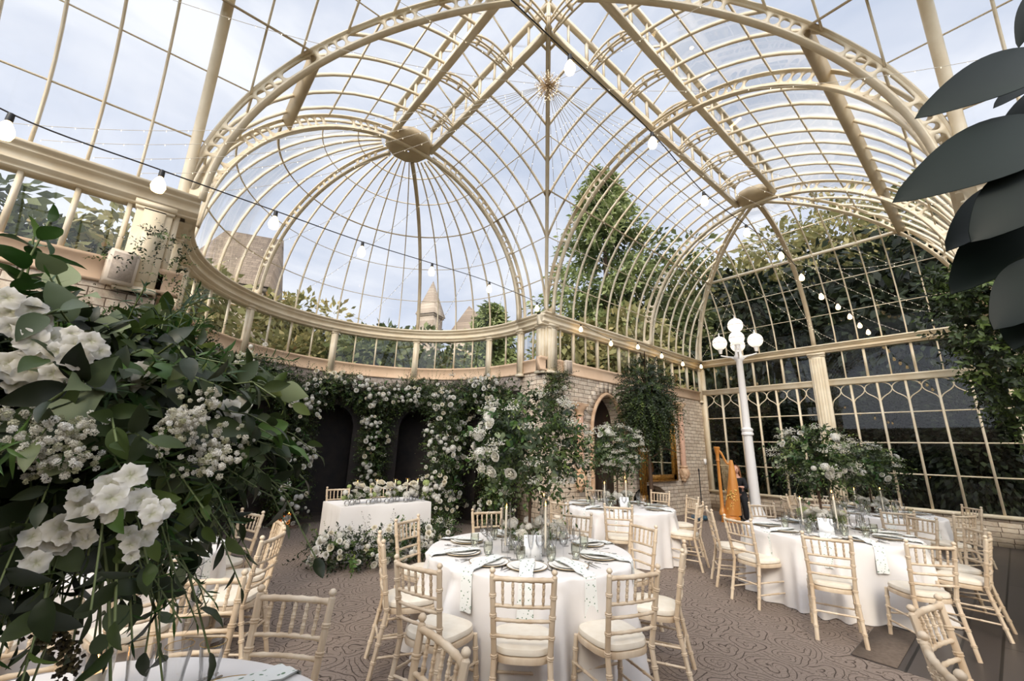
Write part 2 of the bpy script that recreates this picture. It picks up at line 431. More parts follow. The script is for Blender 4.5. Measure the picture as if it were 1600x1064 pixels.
def arcA(y, t0, t1, n=14, side=-1):     # side -1: from x low
    t = pick(t0, t1, n); return np.stack([X0 + side * R0 * np.cos(t), np.full(n, y), H + R0 * np.sin(t)], 1), np.stack([side * np.cos(t), 0 * t, np.sin(t)], 1)
def arcB(x, t0, t1, n=14, side=1):
    t = pick(t0, t1, n); return np.stack([np.full(n, x), Y0 + side * R0 * np.cos(t), H + R0 * np.sin(t)], 1), np.stack([0 * t, side * np.cos(t), np.sin(t)], 1)
def arcE(y, t0, t1, n=14):
    t = pick(t0, t1, n); return np.stack([HX + R0 * np.cos(t), np.full(n, y), H + R0 * np.sin(t)], 1), np.stack([np.cos(t), 0 * t, np.sin(t)], 1)
def arcD(az, t0, t1, n=14):
    t = pick(t0, t1, n); s, c = math.sin(az), math.cos(az)
    return np.stack([X0 + DR * np.cos(t) * s, DY + DR * np.cos(t) * c, H + R0 * np.sin(t)], 1), np.stack([np.cos(t) * s, np.cos(t) * c, np.sin(t)], 1)

n_trim = [0]
def trim_name():
    n_trim[0] += 1; return 'trim_%d' % n_trim[0]
BW, BD = .026, .05

# ---- glazing bars, one object per vault
def clip_t(d):   # lowest angle of a bar inside the crossing
    d = abs(d); return 0.0 if d >= R0 else math.acos(d / R0)
bA = MB(); bB = MB(); bH = MB(); bDm = MB()
ys = [YP - SP * k for k in range(-1, 15)] + [YS - SP * k for k in range(1, 9)]
for y in ys:
    if abs(y - Y0) < LB + .1: continue
    a = clip_t(y - Y0)
    if a >= LBT - .02: continue
    for sd in (-1, 1):
        p, n = arcA(y, a, LBT, 14, sd); bA.bar(p, n, BW, BD)
xs = [XP + SP * k for k in range(1, 9)] + [XP - SP * k for k in range(1, 15)] + [XL - SP * k for k in range(1, 9)]
for x in xs:
    if abs(x - X0) < LB + .1: continue
    a = clip_t(x - X0)
    if a >= LBT - .02: continue
    for sd in (-1, 1):
        p, n = arcB(x, a, LBT, 14, sd); bB.bar(p, n, BW, BD)
# purlins (thin) every 15 degrees
for k in (15, 30, 60, 72):
    t = TD(k); c = R0 * math.cos(t); z = H + R0 * math.sin(t)
    for sd in (-1, 1):
        N = np.array([sd * math.cos(t), 0, math.sin(t)])
        for (a, b) in ((Y0 + c, HA), (Y0 - c, YS - 3.4)):
            bA.bar([(X0 + sd * c, a, z), (X0 + sd * c, (a + b) / 2, z), (X0 + sd * c, b, z)], N, .016, .03)
        N = np.array([0, sd * math.cos(t), math.sin(t)])
        for (a, b) in ((X0 + c, HX + c), (X0 - c, XL - 3.4)):
            bB.bar([(a, Y0 + sd * c, z), ((a + b) / 2, Y0 + sd * c, z), (b, Y0 + sd * c, z)], N, .016, .03)
    N = np.array([math.cos(t), 0, math.sin(t)])
    if k != 45: bH.bar([(HX + c, Y0 - c, z), (HX + c, Y0, z), (HX + c, Y0 + c, z)], N, .016, .03)
    q = np.linspace(-PI / 2, PI / 2, 41)
    bDm.bar(np.stack([X0 + DR * math.cos(t) * np.sin(q), DY + DR * math.cos(t) * np.cos(q), np.full(41, z)], 1),
            np.stack([math.cos(t) * np.sin(q), math.cos(t) * np.cos(q), np.full(41, math.sin(t))], 1), .014, .03)
for k in range(1, 14):
    y = YS + k * (2 * R0 / 14)
    if k == 7: continue
    p, n = arcE(y, 0, math.acos(min(1, abs(y - Y0) / R0)), 14); bH.bar(p, n, BW, BD)
for k in range(1, 8):
    x = HX + k * SP
    for sd in (-1, 1):
        if (x - HX) < R0:
            p, n = arcB(x, 0, math.acos((x - HX) / R0), 12, sd); bB.bar(p, n, BW, BD)
for k in range(-10, 11):
    if k in (-4, 4): continue
    p, n = arcD(k * TD(9), 0, TD(80), 16); bDm.bar(p, n, BW * .85, BD)
BARS = IRON
gA = struct(trim_name(), bA, BARS, 'cream curved glazing bars of the vault leading to the apse dome')
gB = struct(trim_name(), bB, BARS, 'cream curved glazing bars of the long vault running to the glass end wall')
gH = struct(trim_name(), bH, BARS, 'cream glazing bars of the hipped roof end over the glass wall')
gD = struct(trim_name(), bDm, BARS, 'thin glazing bars fanning out over the half dome of the apse')

# ---- deep purlins at 45 degrees
t = TD(45); c = R0 * math.cos(t); z = H + R0 * math.sin(t)
for sd, nm in ((-1, 'left'), (1, 'right')):
    m = MB(); N = np.array([sd * math.cos(t), 0, math.sin(t)])
    for (a, b) in ((Y0 + c, HA), (Y0 - c, YS - 3.4)): m.bar([(X0 + sd * c, a, z), (X0 + sd * c, b, z)], N, .03, .2)
    struct(trim_name(), m, IRON_D, 'deep flat purlin halfway up the %s side of the apse vault' % nm)
    m = MB(); N = np.array([0, sd * math.cos(t), math.sin(t)])
    for (a, b) in ((X0 + c, HX + c), (X0 - c, XL - 3.4)): m.bar([(a, Y0 + sd * c, z), (b, Y0 + sd * c, z)], N, .03, .2)
    struct(trim_name(), m, IRON_D, 'deep flat purlin halfway up the %s side of the long vault' % ('stone wall' if sd > 0 else 'far'))
m = MB(); m.bar([(HX + c, Y0 - c, z), (HX + c, Y0 + c, z)], np.array([math.cos(t), 0, math.sin(t)]), .05, .1)
struct(trim_name(), m, IRON, 'cream purlin crossing the hipped roof end')
m = MB(); q = np.linspace(-PI / 2, PI / 2, 41)
m.bar(np.stack([X0 + DR * math.cos(t) * np.sin(q), DY + DR * math.cos(t) * np.cos(q), np.full(41, z)], 1), np.stack([math.cos(t) * np.sin(q), math.cos(t) * np.cos(q), np.full(41, math.sin(t))], 1), .02, .05)
struct(trim_name(), m, IRON_D, 'purlin ring halfway up the half dome')

# ---- perforated ribs
def resample(P, N, n):
    d = np.concatenate([[0], np.cumsum(np.linalg.norm(np.diff(P, axis=0), axis=1))])
    return d, P, N
def perf_rib(P, N, depth, label, pat=(.62, .15, .15, .15), start=.12, web=.018, fl=.085, mat=None):
    d, P, N = resample(P, N, 0); L = d[-1]
    T = norm(np.gradient(P, axis=0)); N = norm(N); B = norm(np.cross(T, N))
    def mp(s, t, b):
        s = np.asarray(s); I = lambda A: np.stack([np.interp(s, d, A[:, k]) for k in range(3)], -1)
        return I(P) - I(N) * np.asarray(t)[..., None] + I(B) * np.asarray(b)[..., None]
    m = MB(); s0 = 0.; i = 0; cells = []
    while s0 < L - .02:
        w = start if i == 0 else pat[(i - 1) % len(pat)]
        w = min(w, L - s0)
        if L - s0 - w < .1: w = L - s0
        cells.append((s0, s0 + w, i > 0 and w > .1)); s0 += w; i += 1
    K = 24; ph = np.arange(K) * 2 * PI / K + PI / K
    for (a, b, hole) in cells:
        cs, hs, hd = (a + b) / 2, (b - a) / 2, depth / 2
        if not hole:
            for sb in (-web / 2, web / 2):
                ss = np.linspace(a, b, 3); m.grid(mp(np.stack([ss, ss]), np.stack([0 * ss, 0 * ss + depth]), np.full((2, 3), sb)))
            continue
        hh = hd * .62; hl = max(hs - .03, .02) if hs > .1 else min(hh, hs - .015)
        cx, sx = np.cos(ph), np.sin(ph)
        if hs > .1:      # slot with round ends
            e = hh; px = np.clip(cx * 3, -1, 1) * (hl - e) + cx * e; py = sx * e
        else: px = cx * hl; py = sx * hh
        k = 1 / np.maximum(np.abs(cx) / 1., np.abs(sx) / 1.); rx, ry = cx * k * hs, sx * k * hd
        if hs > .1: rx = np.clip(px * 1.05 + cx * .02, -hs, hs); rx = np.where(np.abs(cx) > .7, np.sign(cx) * hs, rx); ry = np.where(np.abs(cx) > .7, sx * hd / .72, np.sign(sx) * hd)
        ry = np.clip(ry, -hd, hd)
        base = m.n; V = []
        for sb in (-web / 2, web / 2):
            V.append(mp(cs + rx, hd + ry, np.full(K, sb))); V.append(mp(cs + px, hd + py, np.full(K, sb)))
        V = np.concatenate(V); Q = []
        for j in range(K):
            q = (j + 1) % K
            Q += [[j, q, K + q, K + j], [2 * K + j, 3 * K + j, 3 * K + q, 2 * K + q], [K + j, K + q, 3 * K + q, 3 * K + j]]
        m.add(V, Q)
    m.bar(P, N, fl, .022); m.bar(P, N, fl, .03, -depth)
    return struct(trim_name(), m, mat or IRON, label)
def nrm_of(P, up_center):
    T = norm(np.gradient(P, axis=0)); c = np.asarray(up_center); r = P - c
    return norm(r - T * np.sum(r * T, 1, keepdims=True))
def groin(sx, sy, n=40):
    t = np.linspace(0, PI / 2 - .09, n)
    P = np.stack([X0 + sx * R0 * np.cos(t), Y0 + sy * R0 * np.cos(t), H + R0 * np.sin(t)], 1); return P, nrm_of(P, (X0, Y0, H))
P, N = groin(-1, 1); perf_rib(P, N, .27, 'large perforated diagonal rib rising from the left column')
P, N = groin(1, -1); perf_rib(P, N, .27, 'large perforated diagonal rib rising behind the dark leaves')
P, N = groin(-1, -1); perf_rib(P, N, .27, 'large perforated diagonal rib overhead behind the viewer')
P, N = groin(1, 1); m = MB(); m.bar(P, N, .055, .2); m.bar(P, N, .08, .025); struct(trim_name(), m, IRON, 'plain upright valley rib rising from the stone corner column')
P, N = arcA(HA, 0, PI, 60); perf_rib(P, N, .22, 'perforated arch framing the half dome')
P, N = arcB(XP, 0, PI, 60); perf_rib(P, N, .22, 'perforated arch spanning the long vault from the corner column')
P, N = arcB(HX, 0, PI, 60); perf_rib(P, N, .22, 'perforated arch carrying the far roof hub')
for sy, w in ((1, 'by the stone wall'), (-1, 'on the far side')):
    t = np.linspace(0, PI / 2 - .03, 36); P = np.stack([HX + R0 * np.cos(t), Y0 + sy * R0 * np.cos(t), H + R0 * np.sin(t)], 1)
    perf_rib(P, nrm_of(P, (HX, Y0, H)), .17, 'perforated hip rib of the end roof %s' % w)
m = MB(); P, N = arcE(Y0, 0, PI / 2 - .06, 24); m.bar(P, N, .05, .16); m.bar(P, N, .1, .025, -.16); struct(trim_name(), m, IRON_D, 'plain middle rib of the hipped roof end')
P, N = arcD(TD(-36), 0, TD(82), 40); perf_rib(P, N, .16, 'perforated rib of the half dome beside the stone building view', fl=.07)
m = MB(); P, N = arcD(TD(36), 0, TD(82), 24); m.bar(P, N, .045, .14); m.bar(P, N, .08, .022, -.14); struct(trim_name(), m, IRON_D, 'plain main rib of the half dome')
for pl, lab in ((arcB(XL, 0, LBT, 30, 1), 'round tube rib rising from the left column'), (arcA(YS, 0, LBT, 30, 1), 'round tube rib rising at the right edge')):
    m = MB(); m.tube(pl[0] - pl[1] * .03, .062, 10); struct(trim_name(), m, IRON, lab, smooth=True)
# dome hub
m = MB(); m.lathe([(.02, 0.08), (.40, .1), (.50, .2), (.50, .3), (.4, .32)], 10, (X0, DY + .02, 7.66))
struct(trim_name(), m, IRON_D, 'octagonal hub plate at the top of the half dome')
m = MB(); m.lathe([(.02, 0), (.3, .05), (.42, .14), (.44, .26), (.3, .28)], 12, (HX + .05, Y0, 7.76))
struct(trim_name(), m, IRON_D, 'hub plate where the ribs of the far roof end meet')

# ---- lanterns along the ridges
ZR = H + math.sqrt(R0 ** 2 - LB ** 2) - .02
ZU = ZR + .52
def lantern(axis, a, b, lab):
    f = (lambda s, u, z: (X0 + u, s, z)) if axis == 'A' else (lambda s, u, z: (s, Y0 + u, z))
    for u, nm in ((-LB, 'far' if axis == 'B' else 'left'), (LB, 'near' if axis == 'B' else 'right')):
        m = MB()
        m.span(f(a, u - .05, ZR - .1), f(b, u + .05, ZR - .04)); m.span(f(a, u - .025, ZR - .04), f(b, u + .025, ZR + .06))
        struct(trim_name(), m, IRON, 'lower ridge beam on the %s side of the %s lantern' % (nm, lab))
        m = MB(); m.span(f(a, u - .04, ZU - .05), f(b, u + .04, ZU + .03))
        n = int(abs(b - a) / .44)
        for i in range(n + 1):
            s = a + (b - a) * i / n; w = .03 if i % 2 == 0 else .013
            m.span(f(s - w, u - .018, ZR), f(s + w, u + .018, ZU))
        struct(trim_name(), m, IRON, 'upper plate and posts on the %s side of the %s lantern' % (nm, lab))
    m = MB(); n = int(abs(b - a) / .88)
    for i in range(n + 1):
        s = a + (b - a) * i / n + .0
        for o in (-.07, .07):
            q = np.linspace(-1, 1, 13); z = ZR - .03 + .17 * (1 - q ** 2)
            m.bar([f(s + o, LB * k, zz) for k, zz in zip(q, z)], (0, 0, 1), .022, .035)
            m.bar([f(s + o, LB * k, ZR - .05 + .05 * (1 - k * k)) for k in q], (0, 0, 1), .022, .025)
        for k in (-.55, 0, .55): m.span(f(s - .07, LB * k - .012, ZR), f(s + .07, LB * k + .012, ZR + .12))
        for sd in (-1, 1): m.bar([f(s, sd * LB, ZU), f(s, 0, ZU + .3)], f(0, 0, 0) if False else (0, 0, 1), .02, .04)
    m.span(f(a, -.02, ZU + .27), f(b, .02, ZU + .33))
    struct(trim_name(), m, IRON, 'paired arched braces and roof bars of the %s lantern' % lab)
    g = MB()
    for u in (-LB, LB):
        g.add([f(a, u, ZR), f(b, u, ZR), f(b, u, ZU), f(a, u, ZU)], [[0, 1, 2, 3]])
        g.add([f(a, u, ZU), f(b, u, ZU), f(b, 0, ZU + .3), f(a, 0, ZU + .3)], [[0, 1, 2, 3]])
    return g
glassy = [('apse ridge', lantern('A', Y0 + LB, HA, 'apse ridge')), ('long ridge', lantern('B', X0 + LB, HX, 'long ridge')),
          ('near ridge', lantern('A', YS - 3.2, Y0 - LB, 'near ridge')), ('left ridge', lantern('B', XL - 3.2, X0 - LB, 'left ridge'))]
# ---- roof glass
def gridA(ya, yb, sd, clip):
    G = []
    for t in np.linspace(0, LBT, 13):
        c = R0 * math.cos(t); lo = (Y0 + c if clip > 0 else Y0 - c)
        G.append([(X0 + sd * c, lo + (yb - lo) * k, H + R0 * math.sin(t)) for k in (0, .5, 1)])
    return G
m = MB()
for sd in (-1, 1): m.grid(gridA(0, HA + .12, sd, 1)); m.grid(gridA(0, YS - 3.4, sd, -1))
ce = struct('ceiling', m, GLASS, 'curved glass roof of the orangery', smooth=True)
m = MB()
for sd in (-1, 1):
    for (e, sg) in ((0, 1), (XL - 3.4, -1)):
        G = []
        for t in np.linspace(0, LBT, 13):
            c = R0 * math.cos(t); lo = X0 + sg * c; hi = HX + c if sg > 0 else e
            G.append([(lo + (hi - lo) * k, Y0 + sd * c, H + R0 * math.sin(t)) for k in (0, .5, 1)])
        m.grid(G)
G = [[(HX + R0 * math.cos(t), Y0 + k * R0 * math.cos(t), H + R0 * math.sin(t)) for k in (-1, 0, 1)] for t in np.linspace(0, PI / 2 - .05, 13)]
m.grid(G); m.build('vault_glass', GLASS, ce, True)
m = MB(); m.grid([arcD(a, 0, TD(84), 14)[0] for a in np.linspace(-PI / 2, PI / 2, 41)]); m.build('dome_glass', GLASS, ce, True)
for nm, g in glassy: g.build('lantern_glass', GLASS, ce)

# ================================================================ walls
def sweepz(m, path, nin, prof):
    P = np.asarray(path, float); N = np.broadcast_to(np.asarray(nin, float), P.shape); k = len(prof); M = len(P)
    pr = np.asarray(prof); V = P[:, None] + pr[None, :, :1] * N[:, None] + np.concatenate([np.zeros((k, 2)), pr[:, 1:2]], 1)[None]
    Q = [[i * k + j, i * k + (j + 1) % k, (i + 1) * k + (j + 1) % k, (i + 1) * k + j] for i in range(M - 1) for j in range(k)]
    m.add(V.reshape(-1, 3), Q, P=[list(range(k))[::-1], [(M - 1) * k + j for j in range(k)]]); return m
GUT = [(-.1, 4.67), (.20, 4.67), (.20, 4.635), (.14, 4.63), (.14, 4.60), (.16, 4.595), (.16, 4.575), (.10, 4.57), (.10, 4.475), (.135, 4.47), (.135, 4.45), (.06, 4.44), (.06, 4.41), (.085, 4.405), (.085, 4.39), (-.1, 4.39)]
SILLP = [(-.1, 3.66), (.05, 3.66), (.05, 3.62), (.02, 3.60), (.02, 3.40), (.035, 3.39), (.035, 3.36), (-.1, 3.36)]
def apse_pt(az, r, z=0): return (X0 + r * math.sin(az), DY + r * math.cos(az), z)
AZ = np.linspace(-PI / 2, PI / 2, 61)
runs = {
 'left wall': ([(-4.2, YP, 0), (XL + .2, YP, 0)], (0, -1, 0)),
 'left return': ([(XL, YP - .02, 0), (XL, DY, 0)], (1, 0, 0)),
 'apse': ([apse_pt(a, DR) for a in AZ], [(-math.sin(a), -math.cos(a), 0) for a in AZ]),
 'right return': ([(XP, YP - .02, 0), (XP, DY, 0)], (-1, 0, 0)),
 'stone wall': ([(XP - .2, YP, 0), (XQ, YP, 0)], (0, -1, 0)),
 'glass end wall': ([(XQ, YP, 0), (XQ, YS, 0)], (-1, 0, 0)),
 'far side wall': ([(XQ, YS, 0), (XP, YS, 0)], (0, 1, 0)),
 'near side wall': ([(XP, YS, 0), (XP, YS - 3.4, 0)], (-1, 0, 0)),
}
for k, (p, n) in runs.items():
    m = MB(); prof = GUT
    if k == 'glass end wall': prof = [(a, z if z > 4.6 else 4.46 + (z - 4.39) * .75) for a, z in GUT]
    if len(p) == 2:
        p = [tuple(np.array(p[0]) * (1 - q) + np.array(p[1]) * q) for q in (0, .5, 1)]
    sweepz(m, p, n, prof); struct(trim_name(), m, IRON, 'moulded cream eaves gutter beam of the %s' % k)
for k in ('left wall', 'apse', 'right return', 'left return', 'stone wall'):
    p, n = runs[k]; m = MB(); sweepz(m, p, n, SILLP); struct(trim_name(), m, PLASTER, 'peach plaster band under the high windows of the %s' % k)

nwin = [0]
def win_name(): nwin[0] += 1; return 'window_%d' % nwin[0]
def window_band(lab, pts, nin, z0=3.64, z1=4.42, thick=2, tw=.045, glass=WGLASS):
    """pts: list of bar positions incl. both ends, at the wall plane"""
    m = MB()
    for i, (p, n) in enumerate(zip(pts, nin)):
        w = tw if i % thick == 0 else .014
        t = np.array([-n[1], n[0], 0]); c = np.array(p) * (1, 1, 0) + np.array(n) * .0
        Mx = np.array([t, n, (0, 0, 1)]).T
        m.box(c + (0, 0, (z0 + z1) / 2), (w * 2 if w > .02 else w * 2, .07 if w > .02 else .04, z1 - z0), M=Mx)
    o = struct(win_name(), m, IRON, lab)
    g = MB()
    for a, b in zip(pts[:-1], pts[1:]):
        a = np.array(a); b = np.array(b); g.add([a + (0, 0, z0), b + (0, 0, z0), b + (0, 0, z1), a + (0, 0, z1)], [[0, 1, 2, 3]])
    g.build('pane', glass, o); return o
def lin(a, b, n): return [tuple(np.array(a) * (1 - k / n) + np.array(b) * k / n) for k in range(n + 1)]
p = lin((XP, YP, 0), (XQ, YP, 0), 16); window_band('high windows above the rubble stone wall', p, [(0, -1, 0)] * 17, tw=.03)
p = lin((XL, YP, 0), (-4.2, YP, 0), 9); window_band('high windows above the left stone wall', p, [(0, -1, 0)] * 10, thick=1, tw=.022)
az = [TD(-90 + 9 * k) for k in range(21)]
window_band('curved band of high windows around the apse', [apse_pt(a, DR) for a in az], [(-math.sin(a), -math.cos(a), 0) for a in az], tw=.018)
for x, nm in ((XL, 'left'), (XP, 'right')):
    window_band('narrow high window on the %s return beside the apse' % nm, lin((x, YP, 0), (x, DY, 0), 2), [(1 if nm == 'left' else -1, 0, 0)] * 3, tw=.03)
# pilasters
def pilaster(x, y, n, label, z0=3.3, z1=4.44, w=.34, d=.09, mat=IRON):
    n = np.array(n, float); t = np.array([-n[1], n[0], 0]); M = np.array([t, n, (0, 0, 1)]).T; m = MB(); c = np.array([x, y, 0])
    m.box(c + n * d / 2 + (0, 0, (z0 + z1) / 2), (w, d, z1 - z0), M=M)
    m.box(c + n * (d + .01) + (0, 0, (z0 + z1) / 2 + .02), (w * .6, .025, z1 - z0 - .22), M=M)
    for zz, hh, e in ((z1 - .03, .06, .05), (z1 - .09, .03, .03), (z0 + .03, .06, .04)): m.box(c + n * (d / 2 + e / 4) + (0, 0, zz), (w + e, d + e, hh), M=M)
    struct(trim_name(), m, mat, label)
pilaster(XL - .2, YP, (0, -1, 0), 'panelled cream pilaster of the left column')
pilaster(XP + .14, YP, (0, -1, 0), 'bright cream pilaster facing the viewer on the stone corner', w=.26)
pilaster(XP, YP + .12, (-1, 0, 0), 'cream pilaster on the apse side of the stone corner', w=.22)
pilaster(XP, DY - .04, (-1, 0, 0), 'cream pilaster where the apse curve meets the corner', w=.16)
pilaster(XL, DY - .1, (1, 0, 0), 'cream pilaster where the apse curve leaves the left column', w=.2)
pilaster(XQ - .1, YP, (0, -1, 0), 'cream corner pilaster at the end of the stone wall', w=.16, d=.05)
for a, nm in ((-72, 'first'), (-36, 'second'), (0, 'third'), (36, 'fourth'), (72, 'fifth')):
    q = TD(a); x, y, _ = apse_pt(q, DR); pilaster(x, y, (-math.sin(q), -math.cos(q), 0), '%s cream window pier from the left around the apse' % nm, w=.15, d=.06)

# stone walls with arched openings : f(s, depth, z)
def arch_wall(m, f, s0, s1, ztop, ops, thick, step=.12, jm=None):
    """front skin with openings, and their jambs (into jm or m)"""
    jm = jm or m; S = [s0]
    for (a, b, zs, zt) in ops: S += list(np.linspace(a, b, 17)); 
    S += list(np.arange(s0, s1, step)) + [s1]
    S = sorted(set(round(float(x), 5) for x in S))
    def zlow(s):
        for (a, b, zs, zt) in ops:
            if a + 1e-4 < s < b - 1e-4:
                u = (s - (a + b) / 2) / ((b - a) / 2); return zs + (zt - zs) * math.sqrt(max(0, 1 - abs(u) ** 1.7))
        return 0.
    for a, b in zip(S[:-1], S[1:]):
        mid = (a + b) / 2; inside = any(o[0] < mid < o[1] for o in ops)
        za, zb = (zlow(a + 1e-3), zlow(b - 1e-3)) if inside else (0, 0)
        m.add([f(a, 0, za), f(b, 0, zb), f(b, 0, ztop), f(a, 0, ztop)], [[0, 1, 2, 3]])
        if inside: jm.add([f(a, 0, za), f(b, 0, zb), f(b, thick, zb), f(a, thick, za)], [[0, 3, 2, 1]])
    for (a, b, zs, zt) in ops:
        for q in (a, b):
            z = zlow(q + (1e-3 if q == a else -1e-3)); jm.add([f(q, 0, 0), f(q, 0, z), f(q, thick, z), f(q, thick, 0)], [[0, 1, 2, 3]])
fb = lambda s, d, z: (s, YP + d, z)
m = MB(); arch_wall(m, fb, XP, XQ, 3.38, [(7.96, 9.16, 2.15, 3.03), (9.55, 11.1, .55, .84)], .35)
m.add([fb(XP, .36, 0), fb(XQ, .36, 0), fb(XQ, .36, 3.38), fb(XP, .36, 3.38)], [[0, 1, 2, 3]])
wb = struct('wall_back', m, STONE_X, 'rubble stone wall with an arched doorway')
m = MB(); m.span((7.9, YP + .30, 0), (9.2, YP + .34, 3.0)); d1 = struct('door_1', m, simple('dark_oak', (58, 38, 26), .5, (34, 22, 16), 6., stretch=(1, 1, .2)), 'dark wooden door inside the stone archway')
m = MB(); m.span((9.5, YP + .30, 0), (11.15, YP + .34, .9)); tag(m.build('fireplace', simple('recess_black', (20, 17, 16), .9)), 'low dark fireplace recess in the stone wall under the gilt mirror', 'fireplace')  # plain near-black sheet closes the low opening
m = MB()   # voussoir arch moulding
t_ = np.linspace(0, PI, 25)
for rr, off, w in ((1.0, .0, .05), (1.22, .05, .03)):
    pass
arcx = lambda u, k: (8.56 + (.6 + k) * u, 2.15 + (.88 + k) * math.sqrt(max(0, 1 - abs(u) ** 1.7)))
P = [(arcx(u, .02)[0], YP - .02, arcx(u, .02)[1]) for u in np.sin(np.linspace(-PI / 2, PI / 2, 31))]
m.tube([(7.94, YP - .02, 0)] + P + [(9.18, YP - .02, 0)], .05, 8)
struct(trim_name(), m, SAND, 'sandstone moulding around the arched doorway', smooth=True)
m = MB()
for i, u in enumerate(np.sin(np.linspace(-PI / 2 * .97, PI / 2 * .97, 15))):
    x, z = arcx(u, .06); x2, z2 = arcx(u, .34); 
    th = math.atan2(z2 - z, x2 - x); L = math.hypot(x2 - x, z2 - z)
    Mx = np.array([[math.cos(th), 0, -math.sin(th)], [0, 1, 0], [math.sin(th), 0, math.cos(th)]])
    m.box(((x + x2) / 2, YP - .005, (z + z2) / 2), (L, .03, .155), M=Mx)
struct(trim_name(), m, STONE_X, 'wedge stones fanned around the arched doorway')
m = MB(); m.span((-4.2, YP, 0), (XL, YP + .3, 3.38)); struct('wall_left', m, STONE_X, 'coursed stone wall at the left below the high windows')
m = MB(); m.span((XL - .02, YP + .005, 0), (XL, DY, 3.38)); struct('wall_left_return', m, STONE_Y, 'short stone return between the left wall and the apse')
m = MB(); m.span((XP, YP + .005, 0), (XP + .02, DY, 3.38)); struct('wall_right_return', m, STONE_Y, 'short stone return between the stone corner and the apse')
DK = simple('shade_dark_brown', (44, 34, 28), .7, (26, 20, 17), 5.)  # dark brown carries the shade behind the flowers and in the openings
fa = lambda s, d, z: apse_pt(s / DR, DR + d, z)
ops = [((a - 8.5) * PI / 180 * DR, (a + 8.5) * PI / 180 * DR, 2.1, 2.6) for a in (-68, -32, 4, 40, 76)]
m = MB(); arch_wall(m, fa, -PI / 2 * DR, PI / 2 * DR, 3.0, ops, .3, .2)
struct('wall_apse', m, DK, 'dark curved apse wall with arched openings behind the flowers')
m = MB(); m.grid([[apse_pt(a, DR, z) for z in (3.0, 3.38)] for a in AZ]); struct('wall_apse_upper', m, simple('grey_mauve_wall', (178, 164, 152), .85, (158, 144, 132), 2.), 'grey mauve wall strip above the flowers round the apse')
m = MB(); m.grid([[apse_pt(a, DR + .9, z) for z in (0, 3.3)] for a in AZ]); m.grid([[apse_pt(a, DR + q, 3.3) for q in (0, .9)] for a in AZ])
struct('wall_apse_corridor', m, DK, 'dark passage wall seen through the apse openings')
# colonnettes
def colonnette(x, z0, z1, label):
    m = MB(); y = YP - .1
    m.lathe([(.075, z0 + .2), (.075, z1 - .2)], 14, (x, y, 0))
    o = tag(m.build('wall_shaft', simple('pink_shaft_%d' % int(x), (224, 180, 154), .6, (200, 160, 134), 4.), None, True), label, 'wall column')
    m = MB(); m.lathe([(.08, z1 - .24), (.1, z1 - .2), (.08, z1 - .18), (.1, z1 - .1), (.15, z1 - .05), (.15, z1)], 14, (x, y, 0)); m.box((x, y + .02, z1 + .03), (.36, .26, .06)); m.build('capital', SAND, o, True)
    m = MB(); m.lathe([(.1, z0 + .24), (.12, z0 + .2), (.09, z0 + .17), (.14, z0 + .12), (.15, z0 + .02), (.11, z0 - .1), (.04, z0 - .2), (.005, z0 - .24)], 14, (x, y, 0))
    r = RS(3)
    for i in range(26):
        a = r.uniform(0, 2 * PI); zz = z0 + r.uniform(-.16, .14); rr = .13 - max(0, z0 - zz) * .4
        m.box((x + rr * math.cos(a), y + rr * math.sin(a), zz), (.05, .05, .05), r.uniform(0, 3))
    m.build('carved_corbel', SAND, o, True); return o
colonnette(7.42, 1.02, 2.66, 'sandstone wall shaft with capital and carved corbel left of the arch')
colonnette(12.0, 1.1, 3.1, 'slim sandstone wall shaft on a carved corbel right of the gilt mirror')

# ---- glass end wall
MY = [6.28, 5.75, 5.24, 4.72, 4.2, 3.68]; MY2 = [2.46, 1.93, 1.4, .87, .34, -.19]
m = MB()
for y in MY + MY2: m.span((XQ - .05, y - .022, .6), (XQ + .03, y + .022, 3.56))
for z in (2.79, 2.07, 1.36): m.span((XQ - .025, YS, z - .014), (XQ + .015, YP - .1, z + .014))
wg = struct(win_name(), m, IRON, 'tall glazed end wall with dark trees outside')
m = MB(); m.span((XQ - .07, YP - .16, .6), (XQ + .03, YP, 4.4)); m.span((XQ - .09, YS, .55), (XQ + .05, YP, .62)); m.build('sill', IRON, wg)
m = MB(); sweepz(m, lin((XQ, YP, 0), (XQ, YS, 0), 2), (-1, 0, 0), [(-.05, 3.71), (.11, 3.71), (.11, 3.68), (.08, 3.66), (.08, 3.57), (.06, 3.54), (-.05, 3.54)])
m.build('transom', IRON, wg)
m = MB()
bays = [YP - .12] + MY + [Y0 + .17]; bays2 = [Y0 - .17] + MY2 + [-.72]
for L in (bays, bays2):
    for i, y in enumerate(L):
        for sd in (-1, 1):
            j = i - sd
            if not (0 <= j < len(L)): continue
            hw = abs(L[j] - y) / 2
            u = np.array([0, .02, .08, .22, .45, .72, .9, 1, .97, .85, .62, .35]); z = np.array([3.0, 3.05, 3.1, 3.16, 3.21, 3.26, 3.31, 3.37, 3.43, 3.48, 3.52, 3.545])
            m.tube(np.stack([np.full(12, XQ - .015), y + sd * u * hw, z], 1), .013, 5)
m.build('tracery', IRON, wg, True)
m = MB(); m.add([(XQ, YP, .6), (XQ, YS - .6, .6), (XQ, YS - .6, 3.55), (XQ, YP, 3.55)], [[0, 1, 2, 3]]); m.build('pane', WGLASS, wg)
p = lin((XQ, YP - .1, 0), (XQ, Y0 + .1, 0), 8); window_band('row of upper lights above the transom left of the middle column', p, [(-1, 0, 0)] * 9, 3.7, 4.5, tw=.026)
p = lin((XQ, Y0 - .1, 0), (XQ, YS - .4, 0), 8); window_band('row of upper lights above the transom right of the middle column', p, [(-1, 0, 0)] * 9, 3.7, 4.5, tw=.026)
